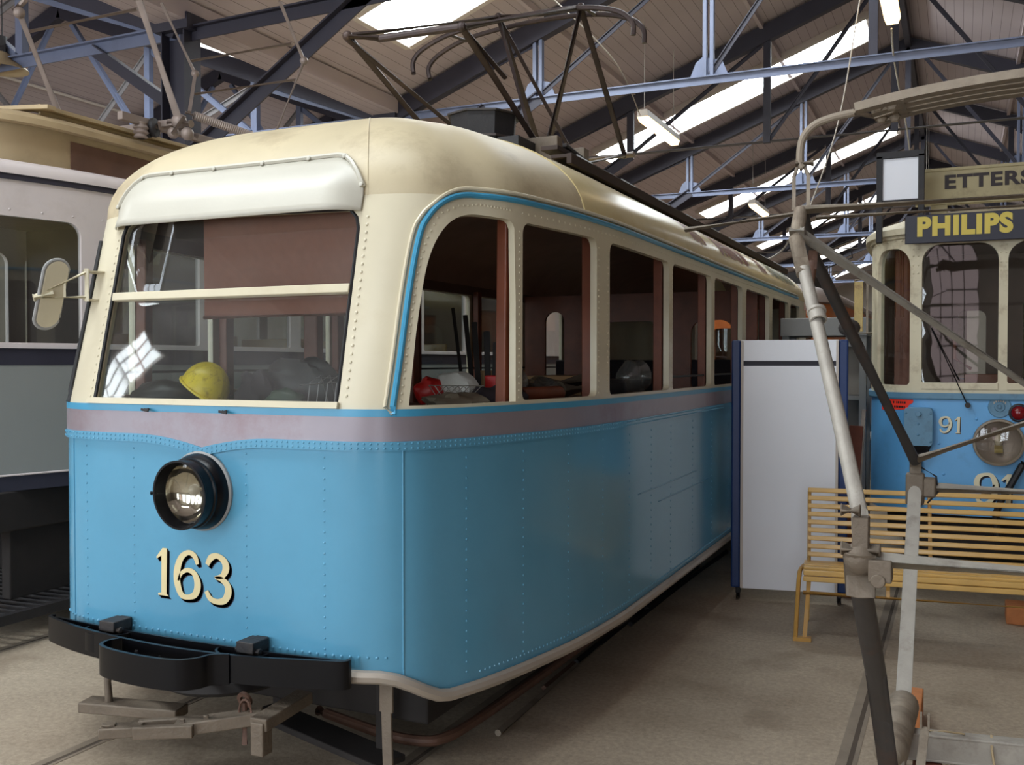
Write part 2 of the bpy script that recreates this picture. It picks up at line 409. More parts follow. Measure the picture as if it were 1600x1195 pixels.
def rrect(a, b, c, d, r=.05, rt=None, n=5):
    rt = r if rt is None else rt; out = []
    for (cx, cy, q, a0) in ((b-r, c+r, r, -90), (b-rt, d-rt, rt, 0), (a+rt, d-rt, rt, 90), (a+r, c+r, r, 180)):
        for k in range(n+1):
            t = R(a0+90*k/n); out.append((cx+q*math.cos(t), cy+q*math.sin(t)))
    return out

class Shell:
    def __init__(s, cx, pts, lean=None):
        s.cx = cx; s.lean = lean
        P = chord_curve([(a, b, 0) for a, b in pts], 10)
        s.pl = [P[0]]; 
        for p in P[1:]:
            if (p-s.pl[-1]).length > 1e-5: s.pl.append(p)
        s.S = [0.]
        for a, b in zip(s.pl, s.pl[1:]): s.S.append(s.S[-1]+(b-a).length)
        s.L = s.S[-1]
    def plan(s, q):
        a = min(max(abs(q), 0), s.L); lo, hi = 0, len(s.S)-1
        while hi-lo > 1:
            m = (lo+hi)//2
            if s.S[m] <= a: lo = m
            else: hi = m
        t = (a-s.S[lo])/(s.S[hi]-s.S[lo]); p = s.pl[lo].lerp(s.pl[hi], t)
        return (p.x if q >= 0 else -p.x), p.y
    def P(s, q, H, off=0.):
        x, y = s.plan(q); v = Vector((s.cx+x, y, H))
        if s.lean: v.y += s.lean(x, y, H)
        return v+s.N(q, H)*off if off else v
    def N(s, q, H):
        e = .01; a = s.P(min(q+e, s.L), H)-s.P(max(q-e, -s.L), H); b = s.P(q, H+e)-s.P(q, H-e)
        return a.cross(b).normalized()
    def sy(s, y):           # arc length on the right side where the plan passes y
        lo, hi = 0., s.L*.9
        for _ in range(40):
            m = (lo+hi)/2
            if s.plan(m)[1] < y: lo = m
            else: hi = m
        return lo
    def panel(s, mb, outline, holes=(), th=.03, off=0., ds=.06, dh=.12, inner=True):
        pts, edges = [], []
        for loop in [outline]+list(holes):
            o = len(pts); n = len(loop); dense = []
            for i in range(n):
                a, b = Vector(loop[i]+(0,)), Vector(loop[(i+1) % n]+(0,)); k = max(1, int((b-a).length/ds))
                for j in range(k): dense.append(tuple(a.lerp(b, j/k)[:2]))
            pts += dense; m = len(dense); edges += [(o+i, o+(i+1) % m) for i in range(m)]
        s0 = min(p[0] for p in outline); s1 = max(p[0] for p in outline); h0 = min(p[1] for p in outline); h1 = max(p[1] for p in outline)
        ss = []; q = s0+ds/2
        while q < s1:
            ss.append(q); x, y = s.plan(q); x2, y2 = s.plan(q+.3); x0, y0 = s.plan(q-.1)
            q += ds if max(abs(x2-x), abs(x-x0)) > .012 and abs(y2-y) > .001 or abs(y2-y) > .001 and abs(x2-x) > .012 or abs(y2-y) <= .001 and abs(y-y0) > .0005 else .25
        nh = max(1, int((h1-h0)/dh))
        rim = list(pts)
        for q in ss:
            for k in range(1, nh):
                p = (q+random.uniform(-.004, .004), h0+(h1-h0)*k/nh)
                if inpoly(p, outline) and not any(inpoly(p, h) for h in holes) and all((p[0]-e[0])**2+(p[1]-e[1])**2 > 3.2e-4 for e in rim): pts.append(p)
        V, _, F, _, _, _ = delaunay_2d_cdt([Vector(p) for p in pts], edges, [], 0, 1e-5)
        tri = []
        for f in F:
            c = sum((V[i] for i in f), Vector((0, 0)))/len(f)
            if inpoly(c, outline) and not any(inpoly(c, h) for h in holes): tri.append(tuple(f))
        n = len(V); vs = [s.P(p.x, p.y, off) for p in V]
        fs = []
        def orient(f, flip):
            a, b, c = (V[i] for i in f[:3]); ccw = (b-a).cross(c-a) > 0
            return f if ccw != flip else tuple(reversed(f))
        fs += [orient(f, False) for f in tri]
        if inner:
            vs += [s.P(p.x, p.y, off-th) for p in V]
            fs += [tuple(i+n for i in orient(f, True)) for f in tri]
            cnt = {}
            for f in tri:
                f = orient(f, False)
                for a, b in zip(f, f[1:]+f[:1]): cnt[(a, b)] = 1
            for (a, b) in cnt:
                if (b, a) not in cnt: fs.append((a, a+n, b+n, b))
        mb.add(vs, fs, True); return mb
    def path(s, pts, off=0., ds=.05):
        out = []
        for (a, b) in zip(pts, pts[1:]):
            k = max(1, int(math.hypot(b[0]-a[0], b[1]-a[1])/ds))
            for j in range(k): out.append(s.P(a[0]+(b[0]-a[0])*j/k, a[1]+(b[1]-a[1])*j/k, off))
        out.append(s.P(pts[-1][0], pts[-1][1], off)); return out
    def rivets(s, mb, pts, step, r=.008, off=0.):
        acc = 0.
        for (a, b) in zip(pts, pts[1:]):
            L = math.hypot(b[0]-a[0], b[1]-a[1])
            if L < 1e-6: continue
            t = acc
            while t < L:
                q, H = a[0]+(b[0]-a[0])*t/L, a[1]+(b[1]-a[1])*t/L
                mb.rivet(s.P(q, H, off), s.N(q, H), r); t += step
            acc = t-L
# ------------------------------------------------------------------ blue tram 163
CX = -2.875
def lean163(x, y, H):
    w = min(1., max(0., (3.95-y)/.65)); w = w*w*(3-2*w)
    return w*.27*max(0., H-1.565)
T = Shell(CX, [(0, 3.15), (.35, 3.15), (.58, 3.152), (.72, 3.168), (.83, 3.205), (.90, 3.25), (.955, 3.32), (1.0, 3.42), (1.06, 3.58),
               (1.115, 3.78), (1.165, 4.02), (1.215, 4.32), (1.245, 4.65), (1.26, 5.0), (1.262, 8.0), (1.262, 11.2), (1.20, 12.0), (1.0, 12.7), (.5, 12.9), (0, 12.9)], lean163)
def ribbon(mb, path, z0, z1, t, closed=False):
    P = [Vector((p[0], p[1], 0)) for p in path]; k = len(P); vs = []
    for i, p in enumerate(P):
        d = (P[(i+1) % k]-P[i-1]) if closed else (P[min(i+1, k-1)]-P[max(i-1, 0)])
        d.normalize(); q = Vector((-d.y, d.x, 0))*(t/2)
        for a, z in ((q, z0), (q, z1), (-q, z1), (-q, z0)): vs.append((p.x+a.x, p.y+a.y, z))
    fs = []
    for i in range(k if closed else k-1):
        for j in range(4):
            i2 = (i+1) % k; fs.append((i*4+j, i*4+(j+1) % 4, i2*4+(j+1) % 4, i2*4+j))
    if not closed: fs += [(3, 2, 1, 0), tuple((k-1)*4+j for j in range(4))]
    mb.add(vs, fs, True); return mb
MB.ribbon = ribbon

tram = thing('tram', 'big blue and cream tram numbered 163 with black bumper, in the middle of the hall', 'tram', (CX, 8, 0))
SY = T.sy
QE = T.L-.02
def skirtH(q):
    a = abs(q); t = min(1, max(0, (a-.84)/.30)); t = t*t*(3-2*t); return .545-.115*t
samp = [i*.06 for i in range(int(QE/.06)+1)]
side_pts = [q for q in samp]
full = [-q for q in reversed(samp[1:])]+samp
# blue lower panels
m = MB()
T.panel(m, [(q, skirtH(q)) for q in full if abs(q) < 3.0 or (int(abs(q)/.06) % 5 == 0)]+[(q, 1.425) for q in reversed(full) if abs(q) < 3.0 or (int(abs(q)/.06) % 5 == 0)], th=.03)
def notch(q):            # rivet strip dips to a point at the front centre
    return -.048*max(0, 1-abs(q)/.36)**1.8
# vertical rivet columns
for q in (-.685, -.39, .226, .61):
    T.rivets(m, [(q, .58), (q, 1.40)], .042, .0042)
for q in (1.24, 1.61, 1.984, 2.367, 2.75, 3.151, 3.566, 4.1, 4.65, 5.2, 5.75, 6.3, 6.9, 7.5, 8.1):
    T.rivets(m, [(q, skirtH(q)+.05), (q, 1.40)], .042, .0046)
T.rivets(m, [(q, .60) for q in full if abs(q) < .9], .036, .0055)
T.rivets(m, [(q, skirtH(q)+.035) for q in samp if 1.3 < q < 6], .03, .005)
# seams: thin cover strips
for q in (.931, -.80):
    m.tube(T.path([(q, .50), (q, 1.41)], .001), .0035, 6)
m.tube(T.path([(2.9, 1.02), (4.2, 1.02)], .001), .004, 6); m.tube(T.path([(3.3, .93), (4.6, .93)], .001), .004, 6)
m.build('lower_body', 'blue', tram)
m = MB(); dn = [q for q in full if abs(q) < 3.2 or int(abs(q)/.06) % 6 == 0]
T.panel(m, [(q, 1.425+notch(q)) for q in dn]+[(q, 1.542) for q in reversed(dn)], th=.012, off=.006)
m.build('waist_band', 'band', tram)
m = MB()
T.panel(m, [(q, 1.408+notch(q)) for q in dn]+[(q, 1.444+notch(q)) for q in reversed(dn)], th=.012, off=.012)
for dz in (1.417, 1.435):
    T.rivets(m, [(q, dz+notch(q)) for q in full if -.95 < q < 5.0], .026, .0038, .012)
m.build('rivet_strip', 'blue', tram)
m = MB()
T.panel(m, [(q, 1.54) for q in dn]+[(q, 1.568) for q in reversed(dn)], th=.012, off=.007)
m.build('sill_trim', 'bluetrim', tram)
# skirt lip: rolled aluminium edge
m = MB()
pth = [T.P(q, skirtH(q)-.018, .012) for q in samp if q < 9.5]
m.tube(list(reversed([T.P(-q, skirtH(q)-.018, .012) for q in samp[1:] if q < 9.5]))+pth, .026, 8)
m.build('skirt_lip', 'lip', tram)

# cream upper body with window holes
W1 = [(.953, 1.582), (1.552, 1.582), (1.545, 2.0), (1.525, 2.33), (1.505, 2.352), (1.47, 2.364)]+[(p.x, p.y) for p in crom([(1.22, 2.371, 0), (1.146, 2.369, 0), (1.077, 2.355, 0), (1.018, 2.318, 0), (.976, 2.25, 0), (.953, 2.165, 0), (.944, 2.06, 0), (.942, 1.868, 0)], 6)]
side_w = [(1.60, 2.285), (2.45, 3.515), (3.6, 4.625), (4.725, 5.705), (5.865, 6.905), (7.075, 8.005), (8.135, 8.81)]
SC = [(-.635, 1.585), (.662, 1.585), (.640, 2.30), (.625, 2.345), (.585, 2.385), (-.61, 2.415), (-.66, 2.385), (-.672, 2.345)]
holesR = [W1]+[rrect(a, b, 1.585, 2.362, .03, .05) for a, b in side_w]
holesL = [[(-a, b) for a, b in reversed(h)] for h in holesR]
up = [q for q in full]
m = MB()
T.panel(m, [(q, 1.565) for q in dn]+[(q, 2.44) for q in reversed(dn)], [SC]+holesR+holesL, th=.035, ds=.05)
T.rivets(m, [(.70, 1.62), (.675, 2.36)], .033, .0055); T.rivets(m, [(-.665, 1.60), (-.70, 2.36)], .036, .0045)
T.rivets(m, [(.918, 1.6), (.914, 2.1), (.93, 2.24), (.975, 2.36), (1.06, 2.40), (1.2, 2.415), (1.50, 2.405)], .03, .0045)
for a, b in [(1.552, 1.60)]+[(side_w[i][1], side_w[i+1][0]) for i in range(6)]:
    c = (a+b)/2
    for e in ((-.35, .35) if b-a > .08 else (0,)):
        T.rivets(m, [(c+e*(b-a), 1.60), (c+e*(b-a), 2.34)], .03, .004)
T.rivets(m, [(1.6, 2.40), (8.9, 2.40)], .05, .004)
m.build('upper_body', 'cream', tram)
# blue trim: arcs up in front of the first side window and runs on along the gutter
m = MB()
arc = [(.89, 1.55), (.892, 1.766), (.891, 2.047), (.901, 2.258), (.924, 2.339), (.976, 2.405), (1.069, 2.445), (1.252, 2.452), (1.668, 2.45), (2.265, 2.448), (4., 2.446), (8.6, 2.446)]
arc2 = [(p.x, p.y) for p in crom([(a, b, 0) for a, b in arc], 5)]
m.tube(T.path(arc2, .004), .013, 8); m.tube(T.path([(-a, b) for a, b in arc2 if b > 2.43], .004), .013, 8)
m.build('gutter_trim', 'bluetrim', tram)
m = MB(); arc3 = [(a-.026, b) for a, b in arc2[:22]]+[(a, b+.022) for a, b in arc2[22:]]
m.tube(T.path(arc2[:1]+[(a-.03 if a < .95 else a, b+(.0 if a < .95 else .028)) for a, b in arc2[1:]], .004), .009, 8)
m.build('gutter_bead', 'cream', tram)

m = MB(); m.tube(T.path([(-.865, 1.57), (-.868, 2.1), (-.89, 2.33)], .004), .012, 8); m.build('side_window_gasket', 'rubber', tram)
# roof
HG, HC_ = 2.44, 2.965
def roofP(q, t, dz=0., k=1.):
    o = T.P(q, HG); sp = Vector((CX, min(max(o.y, 4.45), 11.5), HG))
    c, s = math.cos(t), math.sin(t)
    # slightly squarer than an ellipse
    c = max(c, 0)**.92; s = max(s, 0)**.96
    p = sp+(o-sp)*(c*k); p.z = HG+(HC_-HG-dz)*s; return p
NT = 16
def roof_rows(qs, dz=0., k=1.): return [[roofP(q, math.pi/2*j/NT, dz, k) for j in range(NT+1)] for q in qs]
qsplit = SY(4.42)
qd = [q for q in full if abs(q) <= qsplit]; qd[0] = -qsplit; qd[-1] = qsplit
m = MB(); m.sheet([[r[j] for j in range(NT+1)] for r in roof_rows(qd)])
for q in (.66,):
    m.tube([roofP(q, math.pi/2*j/NT, -.001) for j in range(0, 12)], .003, 6)
m.build('roof_dome', 'cream_dirty', tram)
m = MB()
qr = [qsplit+(QE+.02-qsplit)*i/70 for i in range(71)]
m.sheet(roof_rows(qr)); m.sheet(roof_rows([-q for q in reversed(qr)]))
m.tube([roofP(qsplit, math.pi/2*j/NT, -.002) for j in range(NT)], .005, 6)
m.build('roof', 'cream_roof', tram)
# faded painted letters on the roof side: only streaks are left
def fade(name, mat, q0, q1, n, seed):
    rnd = random.Random(seed); m = MB()
    for i in range(n):
        q = q0+(q1-q0)*(i+rnd.uniform(.1, .4))/n; w = (q1-q0)/n*rnd.uniform(.4, .7); t0 = rnd.uniform(.22, .28); t1 = rnd.uniform(.62, .85)
        rows = []
        for j in range(9):
            t = t0+(t1-t0)*j/8; a = roofP(q+rnd.uniform(-.006, .006), t); b = roofP(q+w*(1 if j < 5 else .6), t)
            c = Vector((CX, a.y, HG)); rows.append([a+(a-c).normalized()*.0025, b+(b-c).normalized()*.0025])
        m.sheet(rows)
    return m.build(name, mat, tram)
fade('faded_lettering', 'fadered', SY(6.55), SY(6.95), 4, 1)
fade('faded_lettering', 'fadered', SY(7.35), SY(8.5), 13, 2)
fade('faded_lettering', 'fadered', SY(9.0), SY(9.3), 4, 3)
fade('faded_lettering', 'fadegreen', SY(9.55), SY(11.0), 16, 4)

# visor hood over the windscreen
m = MB(); rows = []
qa, qb = -.73, .645
for i in range(31):
    f = .5-.5*math.cos(math.pi*i/30); q = qa+(qb-qa)*f; row = []
    e = min(f, 1-f)*30
    for j in range(9):
        g = j/8
        t = .0+.30*(1-g)
        ce_ = max(0., 1-e/2.6)**2; top = roofP(q, .335*(1-.85*ce_)); y0 = top.y-.006; z0 = top.z
        bulge = math.sin(g*math.pi/2)**1.3
        end = math.sin(min(1., e/2.2)*math.pi/2)
        z = z0-(z0-2.372)*g
        base = T.P(q, min(max(z, 2.2), 2.44)).y if z < 2.44 else roofP(q, max(0, (z-HG)/(HC_-HG))).y
        y = base-.006-(.075*bulge*end)
        x = top.x+(0.0)
        row.append(Vector((x, y, z)))
    rows.append(row)
m.sheet(rows); m.tube([r[0]+Vector((0, -.004, .004)) for r in rows], .008, 6)
for i in range(1, 30, 4): m.rivet(rows[i][0]+Vector((0, -.012, .0)), (0, -1, .3), .007)
m.build('visor', 'visor', tram, solid=.006)

# panes
def pane(hole, name, mat, par=tram, off=-.02, sh=T):
    mm = MB(); sh.panel(mm, hole, th=.004, off=off, ds=.12, dh=.3, inner=False); return mm.build(name, mat, par)
pane(SC, 'windscreen', 'dustyglass')
for h in holesL: pane(h, 'window_pane', 'glass')
m = MB(); gp = T.path(SC+[SC[0]], -.004); m.tube(gp, .009, 6); m.build('windscreen_gasket', 'rubber', tram)
m = MB(); m.tube(T.path([(-.648, 2.052), (.648, 2.052)], .0), .0, 4) if 0 else None
T.panel(m, [(-.642, 2.03), (.645, 2.03), (.644, 2.066), (-.645, 2.066)], th=.03, off=.012); m.build('windscreen_rail', 'cream', tram, bevel=.003)
m = MB(); T.panel(m, [(-.66, 1.568), (.675, 1.568), (.675, 1.592), (-.66, 1.592)], th=.04, off=.02); m.build('windscreen_sill', 'cream', tram, bevel=.004)
# small catches under the windscreen
m = MB()
for q in (-.29, .135):
    p = T.P(q, 1.55, .012); m.cyl(p, p+Vector((0, -.02, 0)), .006, 8); m.beam(p+Vector((-.02, -.02, 0)), p+Vector((.02, -.02, -.006)), .006, .01)
m.build('window_catch', 'blackiron', tram)

# headlight
hc = Vector((CX-.008, 3.150, 1.213)); ax = Vector((-.02, -1, -.03))
hl = MB(); hl.lathe([(.02, -.01), (.166, -.005), (.168, .008), (.160, .014)], hc, ax, 40); hl_o = hl.build('headlight', 'greymetal', tram)
m = MB(); m.lathe([(.160, .010), (.158, .03), (.150, .05), (.143, .06), (.146, .066), (.146, .074), (.140, .078), (.140, .118), (.143, .122), (.143, .13), (.134, .13), (.128, .08), (.120, .07)], hc, ax, 40)
m.tube([hc+Vector((-.135, -.11, .0)), hc+Vector((-.165, -.115, -.005))], [.006, .009], 8); m.build('headlight_housing', 'black', hl_o)
m = MB(); m.lathe([(.124, .078), (.108, .05), (.075, .03), (.03, .02), (.001, .018)], hc, ax, 36); m.build('reflector', 'chrome', hl_o)
m = MB(); m.ball(hc+Vector((.012, -.056, .012)), .024, 16, 10); m.cyl(hc+Vector((.01, -.015, .01)), hc+Vector((.012, -.04, .012)), .012); m.build('bulb', 'bulbglass', hl_o)
m = MB(); m.lathe([(.001, .088), (.06, .086), (.126, .08)], hc, ax, 36); m.build('lens', 'lens', hl_o)

# fleet number 163
m = MB(); digits(m, '163', (CX-.262, 3.150, .752), (1, 0, -.01), (0, 0, 1), .142, .205, .024, .003); fn = m.build('fleet_number', 'numcream', tram)
m = MB()
for i in range(5):
    k = (i+1)/5; digits(m, '163', (CX-.262+.014*k, 3.150, .752-.013*k), (1, 0, -.01), (0, 0, 1), .142, .205, .024, .0012)
m.build('number_shade', 'numnavy', fn)

# bumper
bz0, bz1 = .50, .61
bow = [(p.x, p.y) for p in crom([(-3.72, 3.12, 0), (-3.70, 3.085, 0), (-3.45, 3.015, 0), (-3.1, 2.965, 0), (-2.8, 2.955, 0), (-2.5, 2.985, 0), (-2.25, 3.05, 0), (-2.135, 3.085, 0), (-2.125, 3.12, 0)], 8)]
m = MB(); m.ribbon(bow, bz0, bz1, .016)
m.ribbon([(-3.70, 3.105), (-3.3, 3.075), (-2.9, 3.065), (-2.5, 3.075), (-2.14, 3.105)], bz0+.005, bz1-.005, .012)
loop = crom([(-3.14, 2.955, 0), (-3.16, 2.90, 0), (-3.13, 2.845, 0), (-3.02, 2.815, 0), (-2.85, 2.805, 0), (-2.72, 2.82, 0), (-2.66, 2.87, 0), (-2.64, 2.93, 0), (-2.58, 2.965, 0)], 7)
m.ribbon([(p.x, p.y) for p in loop], bz0-.005, bz1+.005, .015)
for x in (-3.05, -2.92, -2.8): m.rivet((x, 2.955, .56), (0, -1, 0), .014)
for x in (-3.33, -2.60):
    lp = [(x+.12*math.cos(R(a)), 3.07-.08*math.sin(R(a))) for a in range(0, 181, 15)]; m.ribbon(lp, bz0+.02, bz1-.012, .01)
bump = m.build('bumper', 'black', tram, bevel=.002)
for x in (-3.31, -2.565):
    m = MB(); m.box((x, 3.085, .62), (.085, .10, .045)); m.box((x, 3.125, .585), (.06, .05, .11)); m.cyl((x-.06, 3.06, .605), (x+.06, 3.06, .605), .014, 10)
    m.build('bumper_bracket', 'blackiron', bump, bevel=.004)
# drawbar folded to one side, with its slotted end and pin
dr = MB(); a, b = Vector((-2.53, 3.10, .305)), Vector((-3.07, 2.80, .29)); d = (b-a).normalized(); side = Vector((-d.y, d.x, 0))
def dl(f, s_, z=0): p = a+(b-a)*f+side*s_; return Vector((p.x, p.y, p.z+z))
for sg in (-1, 1):
    dr.beam(dl(.42, .05*sg), dl(.80, .034*sg), .03, .05)
dr.beam(dl(0, 0, .03), dl(.5, 0, .0), .085, .05); dr.beam(dl(.44, 0), dl(.55, 0), .12, .05); dr.beam(dl(.76, 0), dl(1.02, 0), .075, .04)
dr.cyl(dl(.97, 0, -.03), dl(.97, 0, .03), .03, 16); dr.cyl(dl(.35, .02, .02), dl(.35, .02, .05), .012, 10); dr.cyl(dl(.5, .02, .02), dl(.5, .02, .04), .012, 10)
dro = dr.build('drawbar', 'iron', tram, bevel=.006)
m = MB(); p = dl(.12, -.02, .03); m.tube([p+Vector((.0, 0, -.12)), p, p+Vector((.0, 0, .05))], .012, 8); m.lathe([(.018, -.005), (.034, -.004), (.034, .008), (.018, .01)], p+Vector((0, 0, .06)), (0, 1, .3), 16, True)
m.tube([p+Vector((.02+.03*math.cos(t), -.02, .02+.05*math.sin(t))) for t in [k*.5 for k in range(13)]], .005, 6); m.build('drawbar_pin', 'rust', dro)
m = MB(); m.beam((-3.40, 3.0, .285), (-2.95, 3.10, .285), .10, .045); m.tube([(-3.2, 3.1, .50), (-3.30, 3.03, .40), (-3.28, 3.02, .30)], .018, 8); m.build('coupling_plate', 'iron', tram, bevel=.008)
m = MB(); m.lathe([(.001, -.03), (.26, -.025), (.30, .0), (.28, .03), (.001, .035)], (-2.9, 3.32, .40), (0, 0, 1), 32); m.build('sand_pan', 'under', tram)
m = MB(); m.box((-2.47, 3.02, .285), (.06, .06, .13)); m.beam((-2.47, 3.0, .34), (-2.47, 3.3, .36), .08, .05); m.build('coupling_lug', 'iron', tram, bevel=.005)
# lifeguard board and pipe under the front
m = MB(); m.beam((-2.95, 3.62, .13), (-2.1, 3.38, .11), .16, .03); m.beam((-2.2, 3.46, .12), (-2.2, 3.46, .50), .05, .012, (0, 1, 0)); m.beam((-2.85, 3.6, .12), (-2.85, 3.6, .48), .05, .012, (0, 1, 0)); m.build('lifeguard_board', 'under', tram, bevel=.006)
m = MB(); m.tube([(p.x, p.y, p.z) for p in crom([(-2.75, 3.78, .10), (-2.3, 3.66, .10), (-2.11, 3.665, .10), (-2.045, 3.74, .10), (-2.02, 3.90, .10), (-2.0, 4.42, .10), (-1.99, 5.4, .10)], 6)], .024, 10); m.beam((-1.99, 5.3, .1), (-1.99, 5.3, .45), .05, .015, (0, 1, 0)); m.build('lifeguard_pipe', 'rust', tram)
m = MB(); m.beam((-2.06, 3.28, .50), (-2.06, 3.28, .36), .06, .012, (0, 1, 0)); m.beam((-2.06, 3.28, .37), (-2.04, 3.26, .14), .045, .012, (0, 1, 0)); m.build('step_strap', 'iron', tram, bevel=.003)
# wheels and trucks
for y0 in (5.2, 9.9):
    m = MB(); 
    for x in (CX-.95, CX+.95): m.box((x, y0+.8, .52), (.08, 2.3, .16)); m.box((x, y0, .42), (.14, .24, .24)); m.box((x, y0+1.6, .42), (.14, .24, .24))
    m.box((CX, y0+.8, .55), (1.9, .3, .14)); m.build('truck_frame', 'under', tram, bevel=.01)
    for yy in (y0, y0+1.6):
        for x in (CX-.7175, CX+.7175):
            m = MB(); sg = 1 if x > CX else -1
            m.lathe([(.05, .07*sg), (.13, .07*sg), (.14, .04*sg), (.27, .03*sg), (.28, .07*sg), (.325, .07*sg), (.33, -.04*sg), (.355, -.055*sg), (.355, -.07*sg), (.05, -.07*sg)], (x, yy, .335), (1, 0, 0), 32, True)
            m.build('wheel', 'under', tram)
        m = MB(); m.cyl((CX-.9, yy, .335), (CX+.9, yy, .335), .06, 14); m.build('axle', 'under', tram)
m = MB(); m.box2((CX-.85, 3.55, .22), (CX+.85, 3.95, .62)); m.box2((CX-.5, 3.95, .16), (CX+.45, 12, .62)); m.box2((CX-1.0, 3.9, .62), (CX+1.0, 12.3, .80)); m.box2((CX+.5, 7.6, .38), (CX+1.05, 9.2, .62)); m.box2((CX-1.05, 7.3, .38), (CX-.4, 9.2, .62)); m.build('underframe', 'under', tram, bevel=.01)  # first two boxes are added to block light passing under the tram

# interior
def insidepoly(h, off, qs): return [T.P(q, h, -off) for q in qs]
qs_in = [q for q in full if int(round(abs(q)/.06)) % 3 == 0]
m = MB(); pp = insidepoly(.86, .05, qs_in); m.add(pp, [tuple(range(len(pp)))]); m.build('floor_plate', 'darkwood', tram)
m = MB(); NT2 = NT; m.sheet(roof_rows([q for q in full if int(round(abs(q)/.06)) % 2 == 0], .05, .965)); m.build('inner_ceiling', 'ceilbrown', tram)
m = MB(); T.panel(m, [(q, .86) for q in qs_in]+[(q, 1.555) for q in reversed(qs_in)], th=.012, off=-.045, ds=.15, dh=.4)
for sg in (1, -1):
    a, b = sorted((sg*.95, sg*9.0)); T.panel(m, [(a, 2.37), (b, 2.37), (b, 2.45), (a, 2.45)], th=.012, off=-.04, ds=.15)
m.build('inner_lining', 'darkwood', tram)
posts = [1.575, 2.365, 3.56, 4.675, 5.785, 6.99, 8.07]
for sg in (1, -1):
    for q in posts:
        m = MB(); pa, pb = T.P(sg*q, 1.55, -.075), T.P(sg*q, 2.4, -.075); d = T.P(sg*q+.01, 2, 0)-T.P(sg*q, 2, 0)
        m.beam(pa, pb, .075, .055, T.N(sg*q, 2)); m.build('window_post', 'brownwood', tram, bevel=.006)
# cab side of the windscreen: inner post, hand rail and shelf
m = MB(); m.box2((CX-.36, 4.32, .86), (CX-.27, 4.38, 2.5)); m.box2((CX+.20, 4.32, .86), (CX+.33, 4.38, 2.5)); m.box2((CX-.36, 4.32, 2.36), (CX+.33, 4.38, 2.5)); m.build('cab_partition', 'brownwood', tram, bevel=.008)
m = MB(); sh = [T.P(q, 1.545, -.05) for q in qs_in if abs(q) < 1.3]; sh2 = [Vector((p.x, p.y, 1.525)) for p in sh]
k = len(sh); vs = sh+sh2; m.add(vs, [tuple(range(k)), tuple(reversed(range(k, 2*k)))]+[(i, k+i, k+(i+1) % k, (i+1) % k) for i in range(k)]); m.build('cab_shelf', 'greymetal', tram)
m = MB(); m.box2((CX+.15, 3.66, 1.50), (CX+.99, 6.7, 1.545)); 
for y in (4.2, 6.4): m.box2((CX+.2, y, .86), (CX+.28, y+.08, 1.50)); m.box2((CX+.88, y, .86), (CX+.96, y+.08, 1.50))
m.build('storage_platform', 'darkwood', tram)
# roller blind
m = MB(); ya, yb = 3.44, 3.46; m.box2((CX-.25, ya, 1.96), (CX+.60, ya+.006, 2.43)); m.cyl((CX-.27, 3.46, 2.43), (CX+.62, 3.46, 2.43), .025, 12); m.cyl((CX-.25, ya, 1.955), (CX+.60, ya, 1.955), .010, 8); m.build('roller_blind', 'blind', tram)
# inner bulkhead with rounded windows
m = MB()
def wallpanel(mb, outline, holes, y, t):
    pts, ed = [], []
    for lp in [outline]+holes:
        o = len(pts); pts += [Vector(p) for p in lp]; n = len(lp); ed += [(o+i, o+(i+1) % n) for i in range(n)]
    V, _, F, _, _, _ = delaunay_2d_cdt(pts, ed, [], 0, 1e-6); tr = []
    for f in F:
        c = sum((V[i] for i in f), Vector((0, 0)))/3
        if inpoly(c, outline) and not any(inpoly(c, h) for h in holes):
            f = tuple(f); a_, b_, c_ = (V[i] for i in f[:3]); tr.append(f if (b_-a_).cross(c_-a_) > 0 else tuple(reversed(f)))
    n = len(V); mb.add([(p.x, y, p.y) for p in V]+[(p.x, y+t, p.y) for p in V], tr+[tuple(i+n for i in reversed(f)) for f in tr])
    e = {}
    for f in tr:
        for i in range(3): e[(f[i], f[(i+1) % 3])] = 1
    o = len(mb.v)-2*n
    for a_, b_ in e:
        if (b_, a_) not in e: mb.f.append((o+a_, o+a_+n, o+b_+n, o+b_)); mb.sm.append(False)
    return mb
wallpanel(m, [(CX-1.17, .86), (CX+1.17, .86), (CX+1.17, 2.42), (CX-1.17, 2.42)], [rrect(CX-.95, CX-.74, 1.55, 2.26, .05, .10), rrect(CX-.35, CX+.25, 1.2, 2.15, .05, .12), rrect(CX+.55, CX+.95, 1.5, 2.15, .05, .12)], 9.1, .04)
m.build('bulkhead', 'brownwood', tram)
for sg in (1, -1):
    m = MB(); 
    for i in range(4):
        y = 9.4+i*.55; m.box2((CX+sg*.35, y, 1.28), (CX+sg*1.12, y+.44, 1.34)); m.box2((CX+sg*.35, y+.40, 1.3), (CX+sg*1.12, y+.46, 1.78)); m.box2((CX+sg*.5, y+.15, .86), (CX+sg*.98, y+.3, 1.28))
    m.build('seat_row', 'fabric', tram, bevel=.015)
m = MB(); m.tube([T.P(-q, 1.70, -.06) for q in samp if 1.0 < q < 8.8], .008, 6); m.tube([T.P(q, 1.66, -.06) for q in samp if 3.6 < q < 8.8], .008, 6); m.build('window_bar', 'darkwire', tram)

